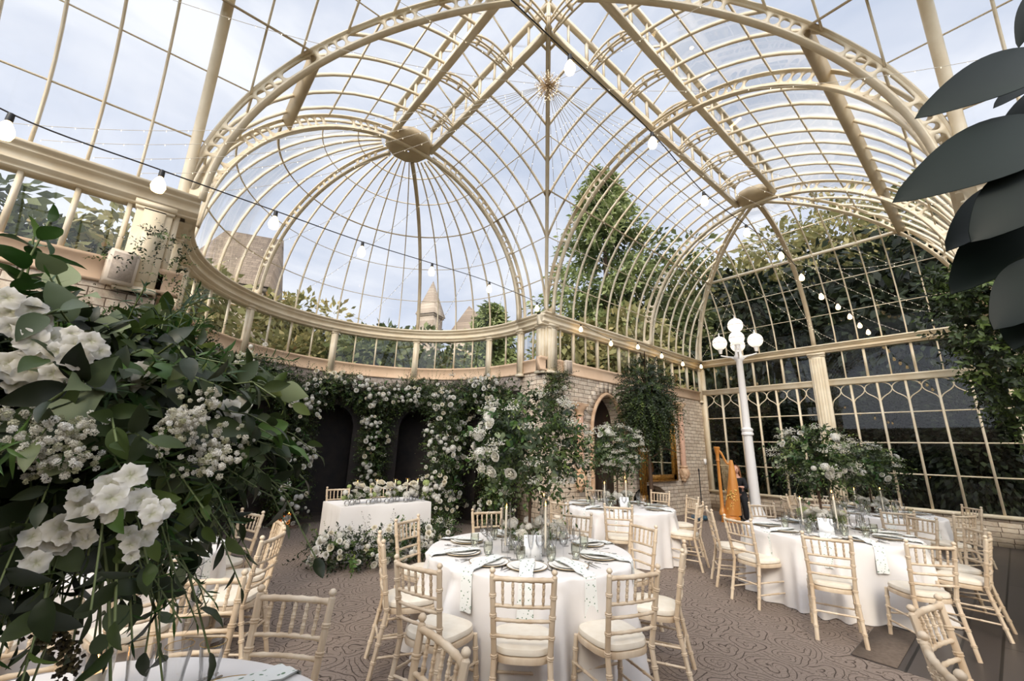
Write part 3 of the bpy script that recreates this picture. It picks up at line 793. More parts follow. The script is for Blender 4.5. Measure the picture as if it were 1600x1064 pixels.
pilaster(XQ - .03, Y0, (-1, 0, 0), 'fluted middle column of the glass end wall', z0=.55, z1=4.46, w=.36, d=.1)
m = MB()
for k in range(5): m.tube([(XQ - .15, Y0 - .12 + k * .06, .7), (XQ - .15, Y0 - .12 + k * .06, 4.3)], .018, 6)
struct(trim_name(), m, IRON, 'flutes on the middle column of the glass end wall', smooth=True)
m = MB(); m.span((XQ - .02, YS - 1, 0), (XQ + .3, YP, .56)); struct('wall_end_dado', m, STONE_Y, 'low stone wall under the glazed end wall')
# far side (mostly hidden by foliage)
m = MB()
for k in range(15): m.span((XP + k * .52, YS - .03, .6), (XP + k * .52 + .04, YS + .03, 4.42))
for z in (.6, 1.36, 2.07, 2.79, 3.62): m.span((XP, YS - .02, z - .02), (XQ, YS + .02, z + .02))
w = struct(win_name(), m, IRON, 'glazed side wall beyond the hanging ivy'); m = MB(); m.add([(XP, YS, 0.5), (XQ, YS, .5), (XQ, YS, 4.42), (XP, YS, 4.42)], [[0, 1, 2, 3]]); m.build('pane', WGLASS, w)
m = MB(); m.span((XP, YS - .2, 0), (XQ, YS - .02, .56)); struct('wall_side_dado', m, STONE_X, 'low stone wall under the far side glazing')
pilaster(XP + .06, YS - .05, (-1, 0, 0), 'column at the right edge behind the ivy', z0=0, z1=4.44, w=.2, d=.1)

# ---- enclosing walls outside the picture (they close the reflections)
m = MB(); m.span((-4.4, YS, 0), (-4.2, YP, 3.4)); struct('wall_west', m, STONE_Y, 'stone end wall of the left arm, outside the picture')
m = MB(); m.span((-4.2, YS - .3, 0), (XL - .05, YS - .1, 3.4)); struct('wall_south_west', m, STONE_X, 'stone wall behind the viewer on the left, outside the picture')
m = MB(); m.span((XL - .25, -5, 0), (XL - .05, YS - .3, 3.4)); struct('wall_south_return', m, STONE_Y, 'stone wall of the near arm, outside the picture')
m = MB(); m.span((XL - .25, -5.2, 0), (XP, -5, 3.4)); struct('wall_south', m, STONE_X, 'stone end wall of the near arm, outside the picture')
# ---- floors
m = MB(); m.add([(-6, 1.24, 0), (5.0, 1.24, 0), (XQ, 1.24, 0), (XQ, 9., 0), (-6, 9., 0), (-6, -5, 0), (5.0, -5, 0)], [[0, 1, 3, 4]], T=[[1, 2, 3]], P=[[0, 5, 6, 1]])
m.grid([[(x, 9., 0), (x, 12.2, 0)] for x in (-6, XQ)])
struct('floor', m, CARPET, 'grey brown carpet with a scrolling pattern')
m = MB(); m.add([(5., -5, .001), (XQ, -5, .001), (XQ, 1.24, .001), (5., 1.24, .001)], [[0, 1, 2, 3]])
m2 = struct('floor_boards', m, DECK, 'dark oak boards at the right beyond the carpet')
m = MB(); m.span((5.02, .93, 0), (6.1, 1.23, .008)); tag(m.build('door_mat', simple('brown_mat', (104, 90, 78), .95, (92, 79, 68), 30.)), 'plain brown mat between the carpet and the dark boards', 'mat')
m = MB(); m.grid([[apse_pt(a, q, .012) for q in (DR - .42, DR + .95)] for a in AZ]); struct('floor_apse_edge', m, simple('dark_stone_floor', (88, 76, 66), .7, (70, 60, 52), 3.), 'darker stone floor strip around the apse')
# ================================================================ chiavari chairs
def ring_tube(m, a, b, r, k=5, n=8, taper=1.0, mid=None):
    """bamboo-turned post from a to b (via mid) with paired raised rings"""
    pts = [np.array(a, float)] + ([np.array(mid, float)] if mid is not None else []) + [np.array(b, float)]
    seg = np.concatenate([[0], np.cumsum([np.linalg.norm(q - p) for p, q in zip(pts[:-1], pts[1:])])]); L = seg[-1]
    S = [0.]; Rr = [r]
    for i in range(1, k + 1):
        c = L * i / (k + 1)
        for o, q in ((-.011, 1), (-.008, 1.28), (-.003, 1.28), (0, 1.02), (.003, 1.28), (.008, 1.28), (.011, 1)): S.append(c + o); Rr.append(r * q)
    S.append(L); Rr.append(r * taper)
    P = np.stack([np.interp(S, seg, [p[j] for p in pts]) for j in range(3)], 1)
    m.tube(P, Rr, n); return m
def super_outline(n, wf, wb, d, e=3.2):
    a = np.arange(n) * 2 * PI / n; c, s = np.cos(a), np.sin(a)
    x = np.sign(c) * np.abs(c) ** (2 / e); y = np.sign(s) * np.abs(s) ** (2 / e)
    w = wb + (wf - wb) * (y + 1) / 2; return np.stack([x * w / 2, y * d / 2], 1)
def pad(m, prof, wf, wb, d, n=32):
    o = super_outline(n, wf, wb, d); V = []
    for (k, z) in prof: V.append(np.concatenate([o * k, np.full((n, 1), z)], 1))
    V = np.concatenate(V); q = len(prof)
    Q = [[i * n + j, i * n + (j + 1) % n, (i + 1) * n + (j + 1) % n, (i + 1) * n + j] for i in range(q - 1) for j in range(n)]
    m.add(V, Q, P=[list(range(n))[::-1], [(q - 1) * n + j for j in range(n)]]); return m
def make_chair():
    t = empty('chiavari_chair', (0, 0, 0))
    m = MB(); pad(m, [(.9, .405), (1, .41), (1.02, .43), (1.0, .445), (.9, .45)], .415, .37, .40); m.build('seat', WOOD, t, True)
    m = MB(); pad(m, [(.9, .449), (.985, .455), (1.0, .47), (.97, .487), (.85, .498), (.5, .503), (.1, .504)], .41, .365, .40); m.build('cushion', CUSH, t, True)
    pz = {}
    for s in (-1, 1):
        m = MB(); ring_tube(m, (s * .195, .20, 0), (s * .18, .165, .43), .0165, 4); m.build('leg', WOOD, t, True)
        m = MB(); a, b, c = (s * .185, -.275, 0), (s * .168, -.185, .43), (s * .19, -.262, .905)
        ring_tube(m, a, c, .0175, 7, mid=b); m.lathe([(.0, .948), (.010, .946), (.018, .936), (.019, .928), (.014, .919), (.009, .915), (.014, .909), (.0175, .9)], 10, (c[0], c[1], 0)); m.build('back_post', WOOD, t, True)
    def yb(z): return -.185 - (.077) * (z - .43) / .475
    def xb(z): return .168 + .022 * (z - .43) / .475
    def rail(z, nm, r, k, bow=.018):
        m = MB(); q = np.linspace(-1, 1, 17); x = q * xb(z); y = yb(z) - bow * (1 - q * q)
        rr = np.where(np.arange(17) % 3 == 1, r * 1.22, r); m.tube(np.stack([x, y, np.full(17, z)], 1), rr, 8); return m.build(nm, WOOD, t, True)
    rail(.888, 'top_rail', .0145, 5); 
    for z in (.735, .655, .565): rail(z, 'back_rail', .0105, 4)
    for i in range(5):
        q = (i - 2) / 3.; z0, z1 = .735, .892
        m = MB(); ring_tube(m, (q * xb(z0), yb(z0) - .018 * (1 - q * q), z0), (q * xb(z1), yb(z1) - .018 * (1 - q * q), z1), .0085, 3, 6); m.build('spindle', WOOD, t, True)
    for (a, b) in (((-.19, .19, .2), (.19, .19, .2)), ((-.19, .188, .26), (-.178, -.222, .26)), ((.19, .188, .26), (.178, -.222, .26)), ((-.19, .19, .14), (-.181, -.248, .14)), ((.19, .19, .14), (.181, -.248, .14)), ((-.178, -.225, .24), (.178, -.225, .24))):
        m = MB(); ring_tube(m, a, b, .0088, 2, 6); m.build('stretcher', WOOD, t, True)
    return t
chair0 = make_chair(); chair_used = [False]
def place_chair(x, y, face, label, group='limewashed chairs around the dining tables', back=True):
    """x,y = middle of the chair back at the top; face = direction angle the sitter looks"""
    c = copy_tree(chair0) if chair_used[0] else chair0; chair_used[0] = True
    if back: x += .27 * math.cos(face); y += .27 * math.sin(face)
    c.location = (x, y, 0); c.rotation_euler = (0, 0, face - PI / 2)
    tag(c, label, 'chair', group); return c

# ================================================================ tables
def make_round_table(c, nm):
    t = empty('round_table', (c[0], c[1], 0), 'plain round folding table hidden under the white cloth of the ' + nm, 'table')
    m = MB(); m.lathe([(.0, .72), (.895, .72), (.9, .735), (.895, .75), (0, .75)], 32); m.build('table_top', simple('ply_' + nm.replace(' ', '_'), (150, 120, 90)), t)
    for k in range(4):
        a = k * PI / 2 + .6; m = MB(); m.tube([(.6 * math.cos(a), .6 * math.sin(a), 0), (.6 * math.cos(a), .6 * math.sin(a), .72)], .018, 6); m.build('leg', STEEL, t, True)
    return t
def cloth_mesh(seed, R=.918, H_=.762, n=260):
    r = RS(seed); th = np.arange(n) * 2 * PI / n
    nf = 24; ph = np.sort(r.uniform(0, 2 * PI, nf)); amp = r.uniform(.35, 1, nf); wd_ = r.uniform(.05, .10, nf)
    fold = np.zeros(n)
    for p, a, w in zip(ph, amp, wd_):
        d = np.angle(np.exp(1j * (th - p))); fold += a * np.exp(-(d / w) ** 2) - .45 * a * np.exp(-((np.abs(d) - 1.9 * w) / w) ** 2)
    V = [(0, 0, H_)]; rows = []
    for (rr, z, k) in [(.3, H_, 0), (.6, H_, 0), (.85, H_, 0), (.905, H_, 0), (.918, H_ - .004, 0), (.925, H_ - .018, .02)] + [(None, H_ - .018 - .735 * q, q) for q in (.06, .13, .22, .33, .45, .58, .7, .82, .92, 1.0)]:
        if rr is None: rad = .925 + .03 * k + (.018 + .11 * k) * fold * min(1, k * 4); 
        else: rad = np.full(n, rr) + k * fold
        if rr is None and k == 1: z = .007 + .012 * np.abs(r.normal(size=n)).clip(0, 1) * 0 + 0 * th
        rows.append(np.stack([rad * np.cos(th), rad * np.sin(th), np.full(n, z) if np.isscalar(z) else z], 1))
    V = np.concatenate([np.array(V)] + rows); T = [[0, 1 + j, 1 + (j + 1) % n] for j in range(n)]
    Q = [[1 + i * n + j, 1 + (i + 1) * n + j, 1 + (i + 1) * n + (j + 1) % n, 1 + i * n + (j + 1) % n] for i in range(len(rows) - 1) for j in range(n)]
    return mesh_np('tablecloth', V, [np.array(Q), np.array(T)], CLOTH, True)
# shared item meshes
def me(fn, name, mat, smooth=True):
    m = MB(); fn(m); return m.mesh(name, mat, smooth)
ME_CHG = me(lambda m: m.lathe([(0, .004), (.10, .004), (.115, .008), (.158, .016), (.16, .02), (.155, .02), (.112, .012), (0, .009)], 40), 'charger_plate', CHINA)
ME_RIM = me(lambda m: m.lathe([(.1565, .0165), (.1612, .018), (.1612, .021), (.1565, .021), (.1565, .0165)], 40), 'rim', GOLD)
ME_PLT = me(lambda m: m.lathe([(0, .013), (.08, .013), (.09, .016), (.125, .024), (.126, .027), (.088, .019), (0, .017)], 36), 'dinner_plate', CHINA)
ME_WINE = me(lambda m: m.lathe([(.0, .001), (.036, .001), (.036, .004), (.006, .009), (.0035, .02), (.0035, .095), (.012, .105), (.032, .125), (.04, .155), (.036, .20), (.034, .20), (.038, .155), (.030, .128), (.008, .108), (0, .106)], 20), 'wine_glass', TGLASS)
ME_FLUTE = me(lambda m: m.lathe([(.0, .001), (.032, .001), (.032, .004), (.005, .009), (.0035, .02), (.0035, .085), (.014, .10), (.024, .15), (.026, .19), (.023, .235), (.021, .235), (.024, .19), (.022, .15), (.011, .102), (0, .096)], 18), 'champagne_flute', TGLASS)
ME_TUMB = me(lambda m: m.lathe([(0, .001), (.026, .001), (.030, .012), (.022, .018), (.034, .04), (.041, .075), (.038, .125), (.036, .125), (.038, .075), (.031, .043), (.018, .022), (0, .02)], 14), 'water_goblet', RGLASS)
def knife(m): m.box((0, -.045, .003), (.008, .10, .004)); m.box((0, .05, .003), (.014, .09, .0025)); m.box((.002, .098, .003), (.008, .02, .0025))
def fork(m):
    m.box((0, -.04, .003), (.007, .11, .004)); m.box((0, .045, .003), (.022, .03, .003))
    for i in range(4): m.box((-.0092 + i * .0062, .078, .003), (.003, .04, .003))
def spoon(m): m.box((0, -.04, .003), (.007, .12, .004)); m.lathe([(0, .001), (.014, .002), (.017, .006), (.014, .004), (0, .003)], 12, (0, .04, 0), sy=1.4)
ME_KNIFE = me(knife, 'knife', STEEL, False); ME_FORK = me(fork, 'fork', STEEL, False); ME_SPOON = me(spoon, 'spoon', STEEL, False)
def napkin_mesh():
    # long folded napkin lying on the plate and hanging off the table edge (+y is outwards)
    m = MB(); P = [(-.12, .03), (-.05, .032), (.04, .031), (.11, .032), (.17, .027), (.225, .0125), (.27, .0125), (.298, .010), (.313, 0.0), (.317, -.03), (.319, -.09), (.321, -.15), (.322, -.21), (.322, -.262)]
    W = [.055, .057, .058, .056, .052, .05, .05, .05, .05, .051, .053, .055, .057, .058]
    for k, off in ((0, .0), (1, .005)):
        m.grid([[(q * w * 1.02, y + (off if z < 0 else 0), z + (0.006 - off if z >= 0 else 0) + (.003 * math.cos(q * 5 + y * 20))) for q in np.linspace(-1, 1, 7)] for (y, z), w in zip(P, W)])
    return m.mesh('napkin', NAPK, True)
ME_NAP = napkin_mesh()
def card_mesh(w=.15, h=.19):
    m = MB(); m.box((0, 0, h / 2 + .002), (w, .004, h)); return m.mesh('table_card', CARD)
ME_CARD = card_mesh()
RIGHTN = ['', 'one place', 'two places', 'three places', 'four places', 'five places']
def seat_names(c, angs):
    b = math.atan2(-c[1], -c[0]); rel = [(((math.radians(a) - b + PI) % (2 * PI)) - PI) for a in angs]
    i0 = min(range(len(rel)), key=lambda i: abs(rel[i])); o = {i0: 'at the nearest place'}
    pos = sorted([i for i in range(len(rel)) if i != i0 and rel[i] > rel[i0]], key=lambda i: rel[i]); neg = sorted([i for i in range(len(rel)) if i != i0 and rel[i] < rel[i0]], key=lambda i: -rel[i])
    for k, i in enumerate(pos): o[i] = RIGHTN[k + 1] + ' right of the nearest'
    for k, i in enumerate(neg): o[i] = RIGHTN[k + 1] + ' left of the nearest'
    return [o[i] for i in range(len(rel))]
def item(name, mesh, loc, rz, label, cat, group):
    return tag(link(name, mesh, None, loc, (0, 0, rz)), label, cat, group)
def table(nm, c, seats, seed, chairs=True, full=True, sets=None):
    """seats: list of (angle deg, distance of chair back)"""
    make_round_table(c, nm)
    o = link('tablecloth', cloth_mesh(seed), None, (c[0], c[1], 0), (0, 0, seed * .7)); tag(o, 'white floor-length cloth over the ' + nm, 'tablecloth', 'round white tablecloths')
    zt = .7625; names = seat_names(c, [a for a, d in seats]); r = RS(seed + 50)
    for (a, d), sn in zip(seats, names):
        if seed != 6: d = max(d, 1.34)
        A = math.radians(a); e = np.array([math.cos(A), math.sin(A)]); s = np.array([-e[1], e[0]])
        if chairs: place_chair(c[0] + d * e[0], c[1] + d * e[1], A + PI + r.uniform(-.08, .08), 'limewashed chair %s at the %s' % (sn, nm))
        g = ' on the ' + nm
        if seed == 6: A = math.radians({40.6: 24, -3: -22, 66: 97, 93: 128}[a]); e = np.array([math.cos(A), math.sin(A)]); s = np.array([-e[1], e[0]])
        L = lambda u, v, z=zt: (c[0] + u * e[0] + v * s[0], c[1] + u * e[1] + v * s[1], z)
        rz = A - PI / 2
        ch = item('charger_plate', ME_CHG, L(.64, 0), 0, 'charger plate with gold rim %s, %s' % (sn, nm), 'plate', 'place settings' + g)
        link('rim', ME_RIM, ch); link('dinner_plate', ME_PLT, ch)
        item('napkin', ME_NAP, L(.605, 0), rz, 'sprig-printed napkin %s, %s' % (sn, nm), 'napkin', 'napkins' + g)
        item('fork', ME_FORK, L(.66, -.19), rz + PI, 'silver fork %s, %s' % (sn, nm), 'fork', 'cutlery' + g)
        item('knife', ME_KNIFE, L(.66, .19), rz + PI, 'silver knife %s, %s' % (sn, nm), 'knife', 'cutlery' + g)
        if full:
            item('spoon', ME_SPOON, L(.66, .225), rz + PI, 'silver spoon %s, %s' % (sn, nm), 'spoon', 'cutlery' + g)
        if seed == 6: continue
        item('wine_glass', ME_WINE, L(.42, .10), 0, 'clear wine glass %s, %s' % (sn, nm), 'glass', 'glasses' + g)
        item('champagne_flute', ME_FLUTE, L(.40, .02), 0, 'tall champagne flute %s, %s' % (sn, nm), 'glass', 'glasses' + g)
        item('water_goblet', ME_TUMB, L(.47, .19), 0, 'smoked cut-glass goblet %s, %s' % (sn, nm), 'glass', 'glasses' + g)
T1 = (2.87, 3.07); T2 = (6.8, 1.75); T3 = (6.35, 4.58); T4 = (9.9, 1.78); T5 = (-.2, 4.9); T6 = (-.22, 1.68)
SE = {
 'centre table': (T1, [(225.6, 1.40), (256, 1.40), (297, 1.32), (343, 1.30), (22, 1.25), (70, 1.2), (119.5, 1.24), (161.7, 1.33), (197, 1.46)], 1),
 'right table': (T2, [(194.6, 1.66), (223.7, 1.6), (270, 1.43), (298, 1.48), (330, 1.57), (10, 1.3), (50, 1.2), (120, 1.2), (155, 1.28)], 2),
 'stone wall table': (T3, [(180, 1.5), (216, 1.35), (283, 1.15), (328, 1.4), (5, 1.62), (55, 1.3), (100, 1.3), (140, 1.3)], 3),
 'far right table': (T4, [(202, 1.24), (240, 1.15), (312, 1.55), (0, 1.3), (45, 1.3), (80, 1.2), (120, 1.3), (160, 1.3)], 4),
 'left table': (T5, [(25, 1.15), (-7, 1.22), (-36, 1.41), (-72, 1.3), (-110, 1.3), (65, 1.25), (110, 1.25)], 5),
 'nearest table': (T6, [(40.6, 1.24), (-3, 1.27), (66, 1.5), (93, 1.3)], 6),
}
for nm, (c, s, sd_) in SE.items(): table(nm, c, s, sd_)
for (x, y, a, lb) in ((3.28, .45, -100, 'limewashed chair seen edge-on at the lower right corner'), (2.49, .33, -70, 'limewashed chair cut off by the lower right frame edge')):
    place_chair(x, y, math.radians(a), lb)
def card(c, px, py, rz, label, h=1.):
    o = tag(link('table_card', ME_CARD, None, (px, py, .763), (math.radians(-12), 0, rz), h), label, 'card', 'table cards')
def toward(c, d, off=0.): # position toward the viewer from table centre
    b = math.atan2(-c[1], -c[0]) + off; return c[0] + d * math.cos(b), c[1] + d * math.sin(b), b + PI / 2
for c, nm, d, off in ((T1, 'centre table', .40, .08), (T2, 'right table', .45, .05), (T3, 'stone wall table', .45, .25)):
    x, y, a = toward(c, d, off); card(c, x, y, a, 'white sprig-printed card standing on the ' + nm)

# ---------------------------------------------------------------- candles
def taper(x, y, z, h, label, group, tube=True, lit=True):
    t = empty('taper_candle', (x, y, z), label, 'candle', group)
    m = MB(); m.lathe([(.035, 0), (.035, .006), (.012, .012), (.010, .05), (.016, .06), (.016, .075), (.010, .075)], 12); m.build('holder', GOLD if not tube else TGLASS, t, True)
    m = MB(); m.lathe([(.010, .06), (.0105, h), (.004, h + .004)], 10, caps=True); m.build('wax_stick', WAX, t, True)
    if tube:
        m = MB(); m.lathe([(.038, .004), (.038, h + .06)], 16); m.build('glass_tube', TGLASS, t, True)
    if lit:
        m = MB(); m.lathe([(.0005, h + .004), (.005, h + .012), (.0055, h + .018), (.003, h + .03), (.0003, h + .045)], 8); m.build('flame', FLAME, t, True)
    return t
for c, nm in ((T1, 'centre table'), (T2, 'right table'), (T3, 'stone wall table'), (T4, 'far right table')):
    for k, (a, wd2) in enumerate(((-.9, 'left'), (.55, 'right'), (2.6, 'back'))):
        b = math.atan2(-c[1], -c[0]) + a; taper(c[0] + .27 * math.cos(b), c[1] + .27 * math.sin(b), .763, .36 + .04 * k, 'tall taper candle at the %s of the %s centrepiece' % (wd2, nm), 'taper candles on the dining tables')
# fluted candle jar on the nearest table
t = empty('candle_jar', (.01, 2.26, .763), 'fluted glass candle jar with a lit candle on the nearest table', 'candle')
m = MB(); A = np.arange(48) * 2 * PI / 48; rr_ = np.where(np.arange(48) % 2 == 0, .052, .048)
m.add(np.concatenate([np.stack([rr_ * np.cos(A), rr_ * np.sin(A), np.full(48, z)], 1) for z in (.002, .15)]), [[j, (j + 1) % 48, 48 + (j + 1) % 48, 48 + j] for j in range(48)], P=[list(range(48))]); m.build('fluted_glass', TGLASS, t)
m = MB(); m.lathe([(.034, .005), (.034, .085), (.0, .08)], 20); m.build('wax', WAX, t, True)
m = MB(); m.lathe([(.0005, .085), (.006, .094), (.007, .102), (.004, .118), (.0003, .14)], 8); m.build('flame', FLAME, t, True)
for k, (x, y, hh, nm_) in enumerate(((.345, 2.165, .125, 'right'), (.235, 2.155, .145, 'middle'), (.13, 2.19, .17, 'left'))):
    o = empty('drinking_glass', (x, y, .763), '%s gold-rimmed drinking glass of three beside the fluted candle jar' % nm_, 'glass', 'gold-rimmed glasses on the nearest table')
    m = MB(); m.lathe([(0, .002), (.026, .002), (.03, .008), (.034, hh * .4), (.042, hh * .75), (.046, hh), (.0445, hh), (.0405, hh * .75), (.0325, hh * .4), (.028, .012), (0, .012)], 28); m.build('bowl', TGLASS, o, True)
    m = MB(); a_ = np.linspace(0, 2 * PI, 33); m.tube(np.stack([.0455 * np.cos(a_), .0455 * np.sin(a_), np.full(33, hh)], 1), .0011, 5, False); m.build('gold_rim', GOLD, o, True)

# ================================================================ top table
m = MB(); r = RS(9); x0, x1, y0, y1 = 2.33, 3.82, 6.52, 7.34
per = []
for (a, b) in (((x0, y0), (x1, y0)), ((x1, y0), (x1, y1)), ((x1, y1), (x0, y1)), ((x0, y1), (x0, y0))):
    for q in np.arange(0, 1, .04): per.append(((a[0] + (b[0] - a[0]) * q), (a[1] + (b[1] - a[1]) * q)))
per = np.array(per); cc = np.array([(x0 + x1) / 2, (y0 + y1) / 2]); dr = norm(per - cc); n = len(per); fold = np.convolve(np.tile(r.normal(size=n), 3), np.ones(5) / 5, 'same')[n:2 * n]
rows = [np.concatenate([cc + (per - cc) * k, np.full((n, 1), z)], 1) for k, z in ((.5, .762), (1, .762))]
for q in (.02, .15, .4, .7, 1): rows.append(np.concatenate([per + dr * (.004 + .02 * q + .05 * q * fold[:, None]), np.full((n, 1), .762 - .755 * q)], 1))
m.add(np.concatenate([[[cc[0], cc[1], .762]]] + rows), [[1 + i * n + j, 1 + (i + 1) * n + j, 1 + (i + 1) * n + (j + 1) % n, 1 + i * n + (j + 1) % n] for i in range(len(rows) - 1) for j in range(n)], T=[[0, 1 + j, 1 + (j + 1) % n] for j in range(n)])
tag(m.build('tablecloth', CLOTH, None, True), 'white cloth over the rectangular top table in the apse', 'tablecloth')
for x, nm in ((2.68, 'left'), (3.45, 'right')): place_chair(x, 7.75, -PI / 2, 'limewashed chair behind the top table on the %s' % nm)
for k, x in enumerate((2.66, 3.0, 3.3, 3.55, 3.72)): taper(x, 6.85 + .05 * (k % 2), .763, .30, 'thin taper candle in a glass tube, %s from the left on the top table' % ('first', 'second', 'third', 'fourth', 'fifth')[k], 'tapers on the top table')
for k, (x, y) in enumerate(((3.0, 11.1 - 1.2), (3.12, 9.98), (3.2, 9.86))):
    t = empty('pillar_candle', (x - .72, y, .012), '%s glowing pillar candle on the floor beside the flower column' % ('left', 'middle', 'right')[k], 'candle', 'pillar candles on the apse floor')
    m = MB(); m.lathe([(.04, 0), (.04, .14 + .05 * k), (0, .135 + .05 * k)], 14); m.build('wax', simple('glowing_wax_%d' % k, (236, 170, 96), .5, emit=(255, 140, 50), es=.35), t, True)
    m = MB(); h = .14 + .05 * k; m.lathe([(.0005, h), (.005, h + .01), (.003, h + .022), (.0003, h + .035)], 8); m.build('flame', FLAME, t, True)

# ================================================================ harp and harpist
hp = empty('concert_harp', (11.80, 5.12, 0), 'golden wooden concert harp standing before the dark glazing', 'harp', rz=math.radians(-66))
hp.scale = (.82, .9, 1)
# local x to the viewer's right, y away
m = MB(); m.box((.1, 0, .07), (.52, .36, .14)); m.box((.1, 0, .16), (.44, .30, .05)); m.box((.1, 0, .01), (.56, .4, .02)); m.build('base', HARP, hp)
m = MB(); m.lathe([(.10, .16), (.11, .22), (.085, .27), (.06, .34), (.055, .5), (.046, 1.45), (.05, 1.5), (.065, 1.52), (.05, 1.55), (.055, 1.66), (.085, 1.80), (.10, 1.86), (.07, 1.88), (0, 1.88)], 16, (-.12, 0, 0)); m.build('column', HARP, hp, True)
m = MB()
for i, q in enumerate(np.linspace(0, 1, 9)):
    pass
G = []
for q in np.linspace(0, 1, 12):
    w = .20 * (1 - q) ** .9 + .05; d = .17 * (1 - q) + .05; cx = .16 + .10 * q + .03 * math.sin(q * PI); z = .18 + 1.36 * q
    G.append([(cx + w * math.cos(a), d * math.sin(a) * .8, z) for a in np.linspace(0, 2 * PI, 17)])
m.grid(G); m.build('soundbox', HARP, hp, True)
m = MB(); q = np.linspace(0, 1, 16); m.tube(np.stack([-.10 + .38 * q, 0 * q, 1.74 - .22 * q + .10 * np.sin(q * 2 * PI + .6) - .05], 1), .035, 8); m.build('neck', HARP, hp, True)
m = MB()
for k in range(22):
    q = k / 21; m.tube([(-.05 + .30 * q, -.02, 1.6 - .1 * q), (.0 + .26 * q, -.03, .32 + 1.0 * q)], .0022, 4)
m.build('string', simple('gut_string', (230, 200, 150), .4), hp)
r = RS(4); m = MB()
for k in range(60):
    a = r.uniform(-1, 1); z = r.uniform(.25, .8); m.box((.17 + a * .16, -.15 + .05 * abs(a), z), (.035, .02, .035), r.uniform(0, 2))
m.build('carved_scrolls', simple('gilded_carving', (238, 196, 110), .3, metal=.3), hp)

def skin_body(name, pts, edges, rad, mat, parent, loc=(0, 0, 0), sub=2):
    me_ = bpy.data.meshes.new(name); me_.from_pydata(pts, edges, []); o = link(name, me_, parent, loc)
    md = o.modifiers.new('skin', 'SKIN'); md.use_smooth_shade = True
    for v, r_ in zip(me_.skin_vertices[0].data, rad): v.radius = (r_, r_) if np.isscalar(r_) else r_
    me_.skin_vertices[0].data[0].use_root = True
    sm = o.modifiers.new('sub', 'SUBSURF'); sm.levels = sm.render_levels = sub; me_.materials.append(mat); return o
SKIN = simple('skin', (214, 164, 138), .55); HAIR = simple('brown_hair', (120, 78, 50), .5, (160, 110, 72), 30., stretch=(1, 1, .1)); BLK = simple('black_clothes', (22, 22, 25), .85)
pr = empty('person', (12.42, 5.02, 0), 'seated harpist in black with long light brown hair, hands at the strings', 'person', rz=math.radians(-72))
# local: x to viewer's right, y away; she faces the viewer, turned to the harp (left)
body = [(0, .05, .62), (0, .03, .78), (0, .02, .95), (-.0, .01, 1.05), (-.01, -.005, 1.12), (-.015, -.02, 1.20),
        (-.13, .0, 1.03), (-.21, -.10, .86), (-.17, -.27, .82), (.14, .01, 1.03), (.20, -.10, .84), (.05, -.25, .86),
        (-.10, .0, .58), (-.14, -.30, .56), (-.15, -.32, .30), (-.15, -.30, .05), (.10, .0, .58), (.13, -.28, .56), (.14, -.30, .30), (.14, -.28, .05)]
ed = [(0, 1), (1, 2), (2, 3), (3, 4), (4, 5), (3, 6), (6, 7), (7, 8), (3, 9), (9, 10), (10, 11), (0, 12), (12, 13), (13, 14), (14, 15), (0, 16), (16, 17), (17, 18), (18, 19)]
rd = [.14, .115, .12, .08, .045, .05, .055, .042, .028, .055, .042, .028, .10, .075, .05, .04, .10, .075, .05, .04]
skin_body('body', body, ed, rd, SKIN, pr)
m = MB()
jac = skin_body('black_dress', [(p[0], p[1] + .004, p[2]) for p in body[:4]] + [body[6], body[7], (-.19, -.2, .84), body[9], body[10], (.12, -.18, .85)] + body[12:], [(0, 1), (1, 2), (2, 3), (3, 4), (4, 5), (5, 6), (3, 7), (7, 8), (8, 9), (0, 10), (10, 11), (11, 12), (12, 13), (0, 14), (14, 15), (15, 16), (16, 17)],
  [.16, .135, .14, .095, .075, .06, .045, .075, .06, .045, .13, .10, .075, .06, .13, .10, .075, .06], BLK, pr)
m = MB(); V = []
for i in range(13):
    ph = PI * i / 12
    for j in range(20):
        a = 2 * PI * j / 20; x = .073 * math.sin(ph) * math.cos(a); y = .092 * math.sin(ph) * math.sin(a); z = .115 * math.cos(ph)
        if z < 0: x *= 1 - .25 * (-z / .115); y *= 1 - .12 * (-z / .115)
        V.append((x - .02, y - .02, z + 1.28))
m.add(V, [[i * 20 + j, i * 20 + (j + 1) % 20, (i + 1) * 20 + (j + 1) % 20, (i + 1) * 20 + j] for i in range(12) for j in range(20)])
m.tube([(-.02, -.105, 1.30), (-.02, -.128, 1.265), (-.02, -.108, 1.255)], [.008, .014, .01], 6)
for s in (-1, 1): m.tube([(-.02 + s * .072, -.01, 1.30), (-.02 + s * .08, -.0, 1.28), (-.02 + s * .072, -.005, 1.255)], .009, 6)
hd_ = m.build('head', SKIN, pr, True)
m = MB()
for s in (-1, 1): m.box((-.02 + s * .03, -.107, 1.297), (.024, .012, .009))
m.build('eye', simple('dark_eye', (60, 44, 36), .3), hd_)
m = MB(); m.box((-.02, -.106, 1.222), (.04, .012, .009)); m.build('mouth', simple('lips', (176, 92, 84), .5), hd_)
m = MB(); r = RS(6)
for k in range(150):
    a = r.uniform(-.35, PI + .35); q = r.uniform(.6, 1); x = .085 * math.cos(a); y = .02 + .10 * math.sin(a) * q
    drop = r.uniform(.22, .36)
    m.tube([(-.02 + x * .2, -.03 + y * .2, 1.405), (-.02 + x * .8, -.02 + y * .8, 1.375), (-.02 + x * 1.05, -.02 + y * 1.0, 1.29), (-.02 + x * 1.2, -.02 + y * 1.0, 1.2), (-.02 + x * 1.35, -.03 + y * .95, 1.38 - drop)], [.012, .016, .014, .013, .004], 5)
m.build('hair', HAIR, pr, True)
